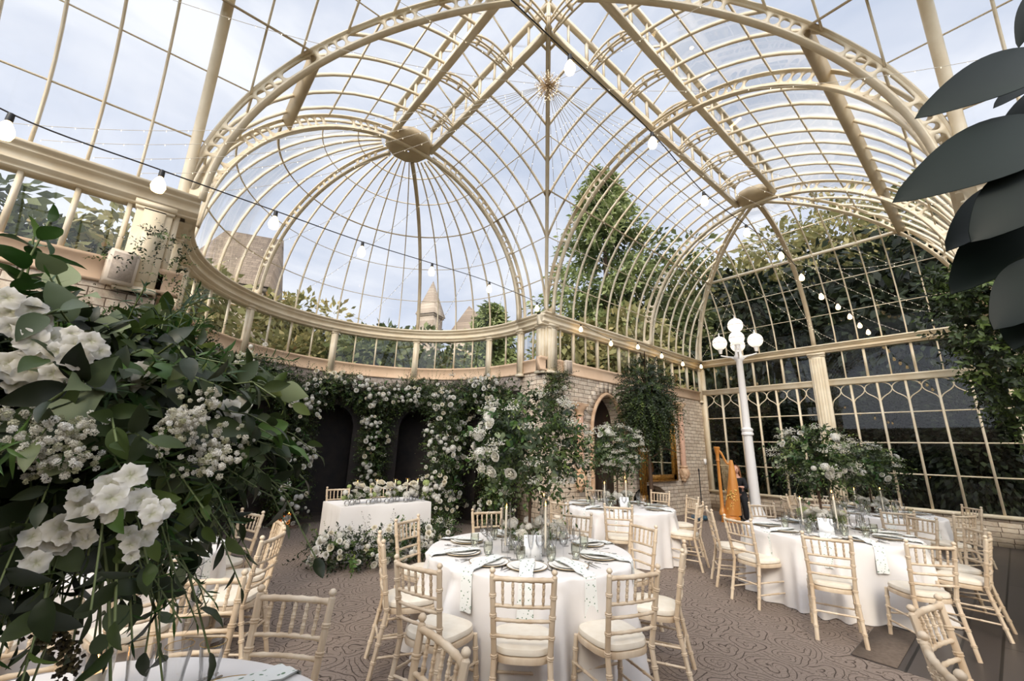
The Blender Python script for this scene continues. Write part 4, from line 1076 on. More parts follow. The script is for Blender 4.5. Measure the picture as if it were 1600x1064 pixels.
for s, wx in ((-1, (-.17, -.27, .82)), (1, (.05, -.25, .86))):
    wx = np.array(wx); dirn = norm(np.array([-.35, -.9, .1])); side = norm(np.cross(dirn, (0, 0, 1)))
    P = [wx, wx + dirn * .05, wx + dirn * .085]; E_ = [(0, 1), (1, 2)]; Rr = [.024, (.034, .018), (.03, .014)]
    for k in range(4):
        b = wx + dirn * .085 + side * (k - 1.5) * .02; L = [.062, .07, .066, .05][k]
        i = len(P); P += [b + dirn * L * .45 + (0, 0, -.004), b + dirn * L * .75 + (0, 0, -.016), b + dirn * L * .9 + (0, 0, -.03)]; E_ += [(2, i), (i, i + 1), (i + 1, i + 2)]; Rr += [.009, .008, .007]
    i = len(P); P += [wx + dirn * .045 - side * s * .035, wx + dirn * .075 - side * s * .05 + (0, 0, -.01)]; E_ += [(1, i), (i, i + 1)]; Rr += [.011, .009]
    skin_body('hand', [tuple(p) for p in P], E_, Rr, SKIN, pr, sub=1)
m = MB(); m.lathe([(0, .46), (.17, .46), (.18, .50), (.16, .54), (0, .55)], 16, (12.42, 5.02, 0)); m.tube([(12.42, 5.02, .46), (12.42, 5.02, .03)], .025, 8); m.lathe([(.0, .0), (.18, 0), (.17, .03), (0, .04)], 16, (12.42, 5.02, 0))
tag(m.build('stool', BLACK, None, True), 'black round stool under the harpist', 'stool')

# ================================================================ lamp post with five globes
lp = empty('lamp_post', (12.57, 4.69, 0), 'tall white post with five lit globe lanterns beside the glass end wall', 'lamp')
m = MB(); m.lathe([(.0, 0), (.30, 0), (.30, .05), (.24, .08), (.21, .18), (.17, .30), (.15, .36), (.16, .40), (.135, .44)], 20); m.build('foot', WHITE, lp, True)
m = MB(); m.lathe([(.13, .44), (.112, 2.2), (.15, 2.22), (.15, 2.27), (.13, 2.30), (.15, 2.34), (.15, 2.38), (.10, 2.42), (.085, 4.3), (.12, 4.34), (.12, 4.46), (.09, 4.5), (.08, 4.9), (.05, 5.0), (.05, 5.12)], 16); m.build('shaft', WHITE, lp, True)
def globe(x, y, z, R_, arm=True):
    if arm:
        m = MB(); d = math.hypot(x, y); q = np.linspace(0, 1, 9)
        m.tube(np.stack([x * q, y * q, np.full(9, 4.42) + (z - .38 - 4.42) * q ** 2], 1), .022, 6)
        m.tube(np.stack([x * q * .75, y * q * .75, 4.3 - .02 + (z - .42 - 4.28) * np.sin(q * PI / 2)], 1), .016, 6); m.build('arm', WHITE, lp, True)
    g = MB(); a = np.linspace(-PI / 2 + .25, PI / 2, 12); g.lathe([(R_ * math.cos(t), R_ * math.sin(t) * 1.02) for t in a], 20, (x, y, z)); o = g.build('lantern_globe', GLOBE, lp, True)
    m = MB(); m.lathe([(.04, -R_ - .12), (.05, -R_ - .06), (R_ * .35, -R_ * .95), (R_ * .4, -R_ * .85)], 12, (x, y, z)); m.lathe([(R_ * 1.0, -.014), (R_ * 1.03, 0), (R_ * 1.0, .014)], 20, (x, y, z)); m.lathe([(.03, R_), (.02, R_ + .04), (.008, R_ + .12)], 8, (x, y, z)); m.build('fitting', WHITE, o, True)
for k in range(4):
    a = math.radians(20 + 90 * k); globe(.46 * math.cos(a), .46 * math.sin(a), 4.88, .2)
globe(0, 0, 5.38, .21, False)

# ================================================================ wall things
def frame_mirror(x0, x1, z0, z1, name, label, fw=.12, y=YP - .06):
    t = empty(name, ((x0 + x1) / 2, y, z0), label, name.split('_')[-1]); cx, h, w = 0, z1 - z0, x1 - x0
    m = MB(); pr_ = [(-.5, 0), (-.5, .03), (0, 0)]
    for (a, b) in (((-w / 2, 0), (w / 2, fw)), ((-w / 2, h - fw), (w / 2, h)), ((-w / 2, 0), (-w / 2 + fw, h)), ((w / 2 - fw, 0), (w / 2, h))):
        m.span((a[0], -.02, a[1]), (b[0], .05, b[1]))
    for (a, b) in (((-w / 2 + .0, -.0), (w / 2, .03)), ((-w / 2, h - .03), (w / 2, h)), ((-w / 2, 0), (-w / 2 + .03, h)), ((w / 2 - .03, 0), (w / 2, h))): m.span((a[0], -.05, a[1]), (b[0], -.01, b[1]))
    m.build('frame', GILT, t)
    m = MB(); m.add([(-w / 2 + fw * .8, .01, fw * .8), (w / 2 - fw * .8, .01, fw * .8), (w / 2 - fw * .8, .01, h - fw * .8), (-w / 2 + fw * .8, .01, h - fw * .8)], [[0, 1, 2, 3]]); m.build('glass', MIRROR, t)
frame_mirror(10.05, 11.62, .93, 2.75, 'gilt_mirror', 'large gilt framed mirror hung on the stone wall above the fireplace', .17)
m = MB()
for i in range(7):
    m.box((9.72 + .035 * i, YP - .12 + .025 * (i % 2), 1.45), (.032, .05, 1.7 + .06 * math.sin(i)))
m.span((9.7, YP - .16, 0), (9.96, YP - .06, .62)); tag(m.build('gilt_screen_panel', GILT), 'narrow gilt panel standing left of the gilt mirror', 'panel')
m = MB(); m.box((6.75 + .25, YP - .14, 3.38), (.2, .24, .26)); 
sp_ = empty('wall_speaker', (-.6, YP - .13, 3.33), 'pale box loudspeaker on the left stone wall, draped with ivy', 'speaker', rz=.25)
m = MB(); m.box((0, 0, .19), (.25, .2, .38)); m.build('cabinet', simple('speaker_cream', (214, 198, 178), .6), sp_)
m = MB(); m.box((0, -.102, .19), (.2, .008, .32)); m.build('grille', simple('speaker_grille', (176, 160, 144), .8, (160, 146, 130), 60.), sp_)
m = MB(); m.box((0, .11, .1), (.05, .1, .05)); m.build('bracket', IRON_D, sp_)
s2 = empty('wall_speaker', (6.98, YP - .12, 3.36), 'pale box loudspeaker on the stone wall beside the corner column', 'speaker', rz=-.3)
m = MB(); m.box((0, 0, .14), (.17, .15, .3)); m.build('cabinet', MATS['speaker_cream'], s2); m = MB(); m.box((0, -.078, .14), (.13, .006, .25)); m.build('grille', MATS['speaker_grille'], s2)
m = MB(); m.tube([(11.75, 5.75, 0.02), (11.75, 5.75, 1.25)], .014, 8); m.lathe([(0, 0), (.13, 0), (.13, .02), (.02, .03)], 16, (11.75, 5.75, 0)); m.tube([(11.75, 5.75, 1.22), (11.68, 5.72, 1.27)], .02, 8)
tag(m.build('microphone_stand', BLACK, None, True), 'slim black stand by the stone wall near the harp', 'stand')
m = MB(); r = RS(12)
for k in range(5):
    q = np.linspace(0, 4 * PI, 40); m.tube(np.stack([11.35 + (.16 + .03 * k) * np.cos(q + k) + .04 * np.sin(3 * q), 5.62 + (.12 + .02 * k) * np.sin(q + k), .02 + .018 * k + .01 * np.sin(2 * q)], 1), .011, 5)
tag(m.build('cable_heap', simple('blue_cable', (70, 104, 122), .6), None, True), 'coiled heap of blue-grey cable on the carpet near the harp', 'cable')
m = MB(); m.box((XQ - .22, YP - .03, 1.45), (.11, .05, .17)); m.box((XQ - .22, YP - .058, 1.45), (.07, .01, .12)); tag(m.build('wall_control_box', WHITE), 'small white control box on the stone wall near the glass corner', 'box')
m = MB(); m.box((-.13, 0, 0), (.26, .05, .1)); 
# black clutter case behind stone wall table
m = MB(); m.box((9.1, 5.75, .22), (.9, .35, .44)); m.box((9.1, 5.75, .46), (.94, .39, .04)); tag(m.build('equipment_case', simple('case_black', (28, 27, 28), .7)), 'low black case in front of the fireplace behind the stone wall table', 'case')

# ================================================================ lights on strings
def catenary(a, b, sag, n):
    q = np.linspace(0, 1, n); P = np.array(a)[None] * (1 - q[:, None]) + np.array(b)[None] * q[:, None]; P[:, 2] -= sag * 4 * q * (1 - q); return P
ME_SOCK = me(lambda m: m.lathe([(.006, .05), (.017, .045), (.019, .0), (.017, -.012), (.0, -.012)], 10), 'bulb_socket', BLACK)
ME_BULB = me(lambda m: m.lathe([(.012, -.01), (.018, -.02), (.038, -.06), (.046, -.095), (.036, -.13), (.0, -.148)], 12), 'light_bulb', BULB)
def festoon(pts, bulbs, lab, group):
    """pts: cable path (array); bulbs: list of positions on it"""
    P = np.asarray(pts); m = MB(); m.tube(P, .0055, 5); cab = m.build('festoon_cable', WIRE, None, True); tag(cab, 'black cable of the ' + lab, 'cable')
    for p in bulbs:
        o = link('bulb_socket', ME_SOCK, cab, tuple(p)); link('light_bulb', ME_BULB, o)
c1 = np.array([(-1.6, 3.6, 3.75), (-1.03, 3.72, 3.60), (-.29, 3.78, 3.60), (.52, 4.12, 3.76), (1.47, 4.48, 3.93), (2.57, 4.83, 4.14), (3.84, 5.18, 4.34), (5.35, 5.61, 4.48), (6.35, 6.35, 4.75)])
def smooth_path(P, n=8):
    P = np.asarray(P, float); out = []
    Q = np.vstack([2 * P[0] - P[1], P, 2 * P[-1] - P[-2]])
    for i in range(1, len(Q) - 2):
        for t in np.linspace(0, 1, n, endpoint=False):
            out.append(.5 * ((2 * Q[i]) + (-Q[i - 1] + Q[i + 1]) * t + (2 * Q[i - 1] - 5 * Q[i] + 4 * Q[i + 1] - Q[i + 2]) * t * t + (-Q[i - 1] + 3 * Q[i] - 3 * Q[i + 1] + Q[i + 2]) * t ** 3))
    return np.array(out + [P[-1]])
festoon(smooth_path(c1), [p - (0, 0, .045) for p in c1[1:-1]], 'festoon running from the upper left to the stone corner column', 'f')
raw = [(890, 90, 3.4), (1025, 205, 4.2), (1111, 290, 5.0), (1176, 345, 5.9), (1232, 385, 6.8), (1265, 420, 7.5), (1296, 450, 8.2), (1325, 467, 8.9), (1343, 484, 9.4), (1361, 499, 9.8), (1375, 510, 10.2), (1388, 517, 10.5)]
c2 = np.array([(.55, 1.75, 4.75), (2.05, 1.80, 4.80), (3.35, 1.84, 4.84), (4.66, 1.93, 4.80), (6.0, 1.94, 4.89), (7.40, 1.93, 5.00), (8.55, 1.96, 4.97), (9.75, 1.96, 4.92), (10.9, 1.93, 4.98), (11.75, 1.90, 4.95), (12.45, 1.86, 4.88), (13.1, 1.82, 4.84), (13.6, 1.80, 4.84)])
festoon(smooth_path(c2), [p - (0, 0, .045) for p in c2[1:-1]], 'festoon running down the long vault to the glass end wall', 'g')
c3 = np.array([(6.5, 6.2, 4.6), (7.25, 6.1, 4.55), (8.4, 6.1, 4.42), (9.6, 6.1, 4.55), (10.8, 6.1, 4.50), (12.0, 6.1, 4.45), (13.2, 6.1, 4.55), (13.6, 6.1, 4.62)])
festoon(smooth_path(c3), [p - (0, 0, .045) for p in c3[1:-1]], 'festoon along the top of the stone wall', 'h')
# starburst and fairy strings
SB = np.array([X0, Y0, 6.2]); r = RS(21)
st = empty('twig_starburst_light', tuple(SB), 'ball of fine pale twigs with tiny lights hanging under the crossing', 'light')
m = MB(); D = rdir(r, 150)
for d in D: m.tube([(0, 0, 0), d * .09 + r.normal(size=3) * .01, d * .2 * r.uniform(.7, 1)], .0032, 3)
m.build('twig', simple('pale_twig', (206, 178, 140), .7), st)
V, F, A = scatter(OCT, D * .19 * r.uniform(.6, 1, (150, 1)), rdir(r, 150), rdir(r, 150), .009); link('tiny_light', mesh_np('tiny_light', V, F, LED), st)
m = MB(); m.tube([(0, 0, 0), (0, 0, 1.6)], .003, 4); m.build('hanging_wire', WIRE, st)
def fairy(a, b, sag, lab, step=.16, n=None):
    L = np.linalg.norm(np.array(b) - np.array(a)); n = int(L / .12) + 3; P = catenary(a, b, sag, n)
    m = MB(); m.tube(P, .0034, 4, False); o = tag(m.build('fairy_light_string', SWIRE), lab, 'string lights', 'fairy light strings radiating from the twig starburst')
    k = int(L / (step * 1.3)); q = np.linspace(0, 1, k); C = np.stack([np.interp(q * (n - 1), np.arange(n), P[:, j]) for j in range(3)], 1) - (0, 0, .012)
    V, F, A = scatter((OCT[0] * (.8, .8, 2.2), OCT[1]), C, np.tile([(1., 0, 0)], (k, 1)), np.tile([(0., 0, 1)], (k, 1)), .0085); link('tiny_light', mesh_np('tiny_light', V, F, LED), o)
ends = []
for k in range(5): ends.append(((XL + .1, YP - .1 - k * .0 + 0, 4.75) if k == 0 else (XL - .35 * k * 1.2, YP - .05, 4.8 + 0 * k), 'left wall'))
for az_ in (-60, -25, 10, 45, 75): q = TD(az_); ends.append(((X0 + 3.2 * math.sin(q), DY + 3.2 * math.cos(q), 4.75), 'apse gutter'))
for x in (6.9, 8.2, 9.8, 11.5, 13.3): ends.append(((x, YP - .1, 4.75), 'stone wall gutter'))
for y in (5.2, 4.0, 2.6, 1.3, .1): ends.append(((XQ - .15, y, 4.75), 'glass end wall gutter'))
for x in (11.5, 9.0, 7.2): ends.append(((x, YS + .1, 4.75), 'far side gutter'))
ends += [((XL - 2.4, 3.6, 6.6), 'upper left vault'), ((XL - 2.2, 4.8, 5.6), 'upper left vault'), ((4.5, YS - 1.5, 7.2), 'upper right vault'), ((6.2, YS - 1.2, 5.6), 'upper right vault')]
cnt = {}
for e, nm in ends:
    cnt[nm] = cnt.get(nm, 0) + 1
    fairy(tuple(SB + norm(np.array(e) - SB) * .12), e, .35 if nm != 'glass end wall gutter' else .5, '%s fairy light string from the starburst to the %s' % (('first', 'second', 'third', 'fourth', 'fifth')[cnt[nm] - 1], nm))
def on_x(px, py, x): return None
for a, b, s_, nm in (((10.2, 3.0, 6.9), (13.55, 2.9, 4.85), .3, 'middle column'), ((10.2, 3.0, 6.9), (13.55, .3, 5.0), .6, 'right end of the glass wall gutter'), ((12.0, 3.1, 6.7), (12.7, .6, 6.2), .25, 'hipped roof end'), ((10.2, 3.2, 6.9), (13.55, 6.2, 4.8), .3, 'stone wall corner')):
    fairy(a, b, s_, 'drooping fairy lights from the far hub to the ' + nm, .11)
# ================================================================ foliage
CAM = np.array([0, 0, 1.65])
_y, _p, _r = [math.radians(a) for a in (40.13868, 14.73506, 1.66685)]
_w = np.array([math.sin(_y) * math.cos(_p), math.cos(_y) * math.cos(_p), math.sin(_p)]); _ri = np.array([math.cos(_y), -math.sin(_y), 0]); _u = np.cross(_ri, _w)
_R = math.cos(_r) * _ri + math.sin(_r) * _u; _U = -math.sin(_r) * _ri + math.cos(_r) * _u
def at(x, y, d): return CAM + d * ((x - 800) / 647.313 * _R - (y - 532) / 647.313 * _U + _w)

def sprigs(r, O, D, L, k, tpl, size, droop=.25, spread=.9, stems=None, rbase=None):
    """leafy sprigs: O origins, D directions, L lengths, k leaves each -> leaf part"""
    O = np.asarray(O, float); D = norm(D); n = len(O); L = np.broadcast_to(L, (n,))
    t = np.linspace(.12, 1, k); 
    P = O[:, None] + D[:, None] * (L[:, None] * t)[..., None]; P[..., 2] -= droop * L[:, None] * t ** 2
    T = D[:, None] - np.array([0, 0, 1.]) * (2 * droop * t)[None, :, None]; T = norm(T)
    a = (np.arange(k) * 2.4)[None] + r.uniform(0, 6.28, (n, 1)); X = norm(np.cross(T, norm(r.normal(size=(n, 1, 3))) + np.array([0, 0, .3]))); Y = np.cross(T, X)
    S = np.cos(a)[..., None] * X + np.sin(a)[..., None] * Y
    LD = norm(T * .75 + S * spread + r.normal(size=(n, k, 3)) * .15); LD[:, -1] = T[:, -1]
    N = norm(S * -.6 + T * .9 + np.array([0, 0, .9]) + r.normal(size=(n, k, 3)) * .35)
    sz = size * (1.1 - .45 * t)[None] * r.uniform(.75, 1.25, (n, k))
    base = r.uniform(0, 1, (n, 1)) if rbase is None else np.broadcast_to(rbase, (n,))[:, None]
    rnd = np.clip(base * .55 + r.uniform(0, .45, (n, k)), 0, 1)
    if stems is not None:
        for i in range(n): stems.tube(P[i][[0, k // 2, k - 1]], .0022 if size < .09 else .003, 3, False)
    return scatter(tpl, P.reshape(-1, 3), LD.reshape(-1, 3), N.reshape(-1, 3), sz.ravel(), rnd.ravel())
def shell(r, n, R, up=0.0, inner=.55):
    d = rdir(r, n); d[:, 2] += up; d = norm(d); return d, d * np.asarray(R) * r.uniform(inner, .95, (n, 1))
def lumps(r, d, k=7, amp=.25):
    C = rdir(r, k); v = np.max(d @ C.T, axis=1); return 1 - amp + amp * 1.6 * np.clip((v - .55) / .45, 0, 1)
def put_heads(parent, r, meshes, name, P, N, size, lab=None):
    for i, (p, n) in enumerate(zip(P, N)):
        o = link(name, meshes[i % len(meshes)], parent, tuple(p)); q = Vector(n).to_track_quat('Z', 'Y'); o.rotation_mode = 'QUATERNION'
        o.rotation_quaternion = q @ Matrix.Rotation(r.uniform(0, 6), 3, 'Z').to_quaternion(); s = size * r.uniform(.65, 1.3); o.scale = (s, s, s)
def gyp(r, C, n, rad, parent, name='gypsophila', s=.011, mat=None):
    parts = []; 
    for c in C:
        d = rdir(r, n) * r.uniform(.2, 1, (n, 1)) * rad; d[:, 2] = np.abs(d[:, 2]) * .8; parts.append(scatter(OCT, c + d, rdir(r, n), rdir(r, n), s * r.uniform(.6, 1.3, n), r.uniform(0, 1, n)))
    o = leafobj(name, parts, mat or PETAL, parent, True); o['kind'] = 'stuff'; return o

def ball_arrangement(nm, c, z, R, seed, label, dens=1., fl=(16, 9, 16)):
    """tall centrepiece: stand on the table, ball of mixed foliage and white flowers"""
    r = RS(seed); t = empty('tall_flower_centrepiece', (c[0], c[1], .763), label, 'flowers', 'tall flower centrepieces')
    h = z - .763; m = MB()
    for k in range(7):
        a = k * .9; m.tube([(.02 * math.cos(a), .02 * math.sin(a), 0.01), (.012 * math.cos(a + 2), .012 * math.sin(a + 2), h * .45), (.09 * math.cos(a), .09 * math.sin(a), h * .8)], .006, 5)
    m.lathe([(0, .0), (.085, 0), (.085, .012), (.01, .02)], 20); m.build('stand', TWIG, t, True)
    st = MB(); C = np.array([0, 0, h]); parts = {LEAF_D: [], LEAF: [], LEAF_N: [], LEAF_S: [], LEAF_B: []}
    for mat, n, tpl, sz, L, k in ((LEAF_D, 150, L_SM, .062, .26, 12), (LEAF, 130, L_SM, .055, .28, 12), (LEAF_N, 45, L_MD, .085, .24, 7), (LEAF_S, 50, L_RD, .05, .26, 9), (LEAF_B, 16, L_SM, .032, .36, 12)):
        n = int(n * dens); d, P = shell(r, n, R, .05, .35); P *= lumps(r, d)[:, None]
        dd = norm(d + r.normal(size=(n, 3)) * .35); parts[mat].append(sprigs(r, C + P, dd, L * r.uniform(.6, 1.25, n), k, tpl, sz, .35, stems=st if mat in (LEAF_B,) else None))
    for mat, nme in ((LEAF_D, 'dark_foliage'), (LEAF, 'foliage'), (LEAF_N, 'fresh_foliage'), (LEAF_S, 'sage_foliage'), (LEAF_B, 'twiggy_foliage')): leafobj(nme, parts[mat], mat, t)
    st.build('stem', STEM, t)
    nr, nh, ng = fl
    d = rdir(r, 400); hot = rdir(r, 6); sel = d[np.argsort(-np.max(d @ hot.T, 1) + r.uniform(0, .25, 400))]; sel = sel[sel[:, 2] > -.75]
    f = lambda a, b, k: (C + sel[a:b] * np.asarray(R) * k, sel[a:b])
    P, N = f(0, nr, 1.08); put_heads(t, r, ME_ROSE, 'rose', P, N, .062)
    P, N = f(nr, nr + nh, 1.05); put_heads(t, r, [ME_HYD], 'hydrangea', P, N, .085)
    gyp(r, [C + q * np.asarray(R) * 1.12 for q in rdir(r, ng * 2)], 80, .10, t, s=.013)
    return t
ball_arrangement('a', T1, 1.70, (.52, .52, .46), 11, 'tall ball of greenery and white flowers on the centre table')
ball_arrangement('b', T2, 1.68, (.42, .42, .32), 12, 'tall ball of greenery and white flowers on the right table', .8, (16, 8, 14))
ball_arrangement('c', T3, 1.70, (.45, .45, .40), 13, 'tall ball of greenery and white flowers on the stone wall table', .8)
ball_arrangement('d', T4, 1.55, (.46, .46, .34), 14, 'tall ball of greenery and white flowers on the far right table', .8, (10, 5, 10))
ball_arrangement('e', T5, 1.70, (.50, .50, .42), 15, 'tall greenery and white flowers on the left table behind the foreground blooms', .8, (12, 9, 14))

# low flowers around the foot of each centrepiece
def low_flowers(c, nm, seed):
    r = RS(seed); b0 = math.atan2(-c[1], -c[0])
    for k in range(8):
        a = b0 + k * 2 * PI / 8 + .3; d = .17 + .05 * (k % 2); x, y = c[0] + d * math.cos(a), c[1] + d * math.sin(a)
        nmn = ('nearest', 'second', 'third', 'fourth', 'fifth', 'sixth', 'seventh', 'eighth')[k]
        t = empty('bud_vase', (x, y, .763), '%s small glass vase of white blooms counter-clockwise round the %s centrepiece' % (nmn, nm), 'vase', 'small vases of blooms on the ' + nm)
        m = MB(); m.lathe([(0, .002), (.03, .002), (.038, .03), (.03, .06), (.014, .085), (.018, .11), (.016, .11), (.012, .085), (.028, .06), (.035, .03), (0, .006)], 14); m.build('glass', TGLASS if k % 2 else RGLASS, t, True)
        s = MB(); hs = []
        for q in range(3):
            e = np.array([r.uniform(-.06, .06), r.uniform(-.06, .06), r.uniform(.13, .24)]); s.tube([(0, 0, .02), (0, 0, .1), tuple(e)], .0025, 4); hs.append(e)
        s.build('stem', STEM, t)
        put_heads(t, r, [[ME_HYD], ME_ROSE, [ME_GHYD], ME_ROSE][k % 4] if k % 4 != 2 or c is T2 else [ME_HYD], 'bloom', hs[:2 if k % 2 else 3], norm(np.array(hs) * (1, 1, .6)), .085)
        O = np.array([(0, 0, .1)] * 7); D = norm(np.stack([r.normal(size=7), r.normal(size=7), np.full(7, 1.2)], 1))
        leafobj('foliage', [sprigs(r, O, D, .17 * r.uniform(.6, 1.2, 7), 8, L_SM, .034, .2)], LEAF if k % 3 else LEAF_N, t)
for c, nm, s in ((T1, 'centre table', 31), (T2, 'right table', 32), (T3, 'stone wall table', 33), (T4, 'far right table', 34)): low_flowers(c, nm, s)
# top table vases
r = RS(41)
for k in range(13):
    x = 2.46 + 1.28 * k / 12 + r.uniform(-.02, .02); y = 6.64 + (k % 3) * .07
    t = empty('bud_vase', (x, y, .763), '%s small round glass vase of white blooms from the left on the top table' % ('first', 'second', 'third', 'fourth', 'fifth', 'sixth', 'seventh', 'eighth', 'ninth', 'tenth', 'eleventh', 'twelfth', 'thirteenth')[k], 'vase', 'bud vases on the top table')
    m = MB(); m.lathe([(0, .002), (.03, .002), (.042, .03), (.034, .06), (.014, .075), (.018, .09), (.012, .075), (.03, .06), (.038, .03), (0, .006)], 12); m.build('glass', TGLASS, t, True)
    hs = [np.array([r.uniform(-.05, .05), r.uniform(-.04, .04), .11 + .07 * q + r.uniform(0, .05)]) for q in range(3)]
    put_heads(t, r, [ME_HYD, ME_ROSE[0], ME_CROSE] if k % 4 else [ME_GHYD, ME_HYD], 'bloom', hs, norm(np.array(hs) * (1, 1, .5) + (0, -.03, 0)), .085)
    O = np.array([(0, 0, .08)] * 7); D = norm(np.stack([r.normal(size=7), r.normal(size=7), np.full(7, 1.1)], 1)); leafobj('foliage', [sprigs(r, O, D, .18, 8, L_SM, .034, .2)], LEAF, t)

# ---------------------------------------------------------------- floral masses along a path
def floral_mass(name, label, cat, path, rad, seed, n=420, fl=46, topsp=0, group=None, flat=None, hyd=.35, gy=16, mats=None, ls=1.0, inner=None):
    r = RS(seed); P = np.asarray(path, float); rad = np.broadcast_to(rad, (len(P),)); b = P[0].copy(); b[2] = P[:, 2].min()
    d = np.concatenate([[0], np.cumsum(np.linalg.norm(np.diff(P, axis=0), axis=1))]); t = empty(name, tuple(b), label, cat, group)
    def samp(k, kr=(.4, 1.)):
        s = r.uniform(0, d[-1], k); C = np.stack([np.interp(s, d, P[:, j]) for j in range(3)], 1) - b; q = np.interp(s, d, rad)
        u = rdir(r, k); return C + u * (q * r.uniform(kr[0], kr[1], k))[:, None], u
    for mat, nme, f, tpl, sz, L, k in ((LEAF_D, 'dark_foliage', .5, L_SM, .06, .24, 11), (LEAF, 'foliage', .33, L_SM, .052, .26, 11), (LEAF_N, 'fresh_foliage', .08, L_MD, .08, .2, 6), (LEAF_B, 'twiggy_foliage', .09, L_SM, .035, .3, 11)):
        if mats and mat not in mats: continue
        m = max(4, int(n * f)); C, u = samp(m, (.15, .85)); parts = [sprigs(r, C, norm(u + (0, 0, .15) + r.normal(size=(m, 3)) * .3), L * r.uniform(.6, 1.2, m), k, tpl, sz * ls, .25)]
        if topsp and mat in (LEAF_B, LEAF):
            C, u = samp(topsp, (.3, .8)); C[:, 2] = np.abs(C[:, 2] - P[:, 2].max() + b[2]) * 0 + C[:, 2]
            parts.append(sprigs(r, C, norm(np.stack([r.normal(size=topsp) * .25, r.normal(size=topsp) * .25, np.ones(topsp)], 1)), r.uniform(.3, .55, topsp), 16, L_SM, .036, .03))
        o = leafobj(nme, parts, mat, t); 
    if fl:
        C, u = samp(fl * 5, (.95, 1.12)); toC = norm(CAM * (1, 1, 1) - (C + b)); w_ = C + b; hot = np.sin(w_[:, 0] * 5.1 + 1) * np.sin(w_[:, 1] * 4.7) + np.sin(w_[:, 2] * 6.3 + w_[:, 0] * 2); vis = np.argsort(-(np.sum(u * toC, 1) * 1.2 + hot * .55 + r.uniform(-.2, .2, len(u))))[:fl]
        C, u = C[vis], norm(u[vis] + toC[vis] * .4); nh = int(fl * hyd)
        put_heads(t, r, ME_ROSE + [ME_CROSE], 'rose', C[nh:], u[nh:], .062); put_heads(t, r, [ME_HYD], 'hydrangea', C[:nh], u[:nh], .078)
    if gy: C, u = samp(gy, (.9, 1.05)); gyp(r, C, 40, .12, t, s=.015)
    return t
def ap(azd, z, inset=.22): q = TD(azd); return apse_pt(q, DR - inset, z)
for k, (a, w) in enumerate(((-50, .34), (-14, .42), (22, .30), (58, .42), (86, .34))):
    nm = ('far left', 'tall left', 'middle', 'tall right', 'corner')[k]
    floral_mass('flower_column', '%s column of white roses and dark greenery between the apse openings' % nm, 'flowers', [ap(a, .2, .5), ap(a, 1.0, .45), ap(a, 2.0, .42), ap(a, 2.9, .42)], [w * 1.25, w * 1.15, w * 1.3, w * 1.5], 60 + k, 1150, 92 if k in (1, 3) else 72, 40, 'flower columns around the apse')
for k, a in enumerate((-32, 4, 40, 72)):
    floral_mass('flower_garland', 'garland of greenery and white flowers over the %s apse opening from the left' % ('first', 'second', 'third', 'fourth')[k], 'flowers', [ap(a - 15, 2.7, .4), ap(a - 8, 2.92, .4), ap(a, 3.0, .4), ap(a + 8, 2.92, .4), ap(a + 15, 2.7, .4)], [.42, .40, .36, .40, .42], 70 + k, 900, 60, 46, 'flower garlands over the apse openings')
floral_mass('flower_pillar', 'freestanding pillar of white roses right of the top table', 'flowers', [(4.75, 7.75, .2), (4.7, 7.75, 1.2), (4.75, 7.8, 2.2), (4.8, 7.9, 2.75)], [.42, .36, .38, .4], 80, 700, 95, 20)
floral_mass('flower_bed', 'low bed of white roses and greenery on the carpet before the top table', 'flowers', [(2.12, 6.75, .14), (2.25, 6.28, .2), (2.8, 6.12, .24), (3.4, 6.15, .24), (3.95, 6.35, .24), (4.25, 6.8, .26)], [.26, .3, .3, .28, .27, .3], 81, 520, 95, 14, hyd=.3, gy=24)
floral_mass('corner_foliage', 'trailing greenery climbing the stone corner column', 'plant', [(6.2, 6.1, 2.3), (6.3, 6.15, 2.9), (6.75, 6.2, 3.2)], [.34, .3, .22], 82, 300, 10, 30, gy=3, mats=(LEAF, LEAF_B, LEAF_D), ls=.9)
floral_mass('trailing_ivy', 'thin ivy trailing over the left column and its loudspeaker', 'plant', [(-.75, 6.22, 3.55), (-.45, 6.2, 3.85), (-.2, 6.2, 4.1), (-.1, 6.15, 3.6), (-.2, 6.1, 3.2)], .07, 83, 70, 0, 0, gy=0, mats=(LEAF_D, LEAF_S, LEAF), ls=.75)
floral_mass('bushy_foliage', 'mass of greenery at the foot of the left stone wall', 'plant', [(-1.5, 6.05, 2.5), (-.6, 6.05, 2.7), (.1, 6.3, 2.8), (.3, 7.2, 2.9)], .34, 84, 380, 16, 26, gy=8)
floral_mass('hanging_ivy', 'thick dark ivy hanging over the column at the right edge', 'plant', [(5.95, -.02, 3.55), (6.05, -.05, 3.0), (6.2, -.12, 2.5), (6.3, -.16, 2.15)], [.26, .34, .34, .18], 85, 520, 0, 0, gy=0, mats=(LEAF_D, LEAF), ls=1.35)
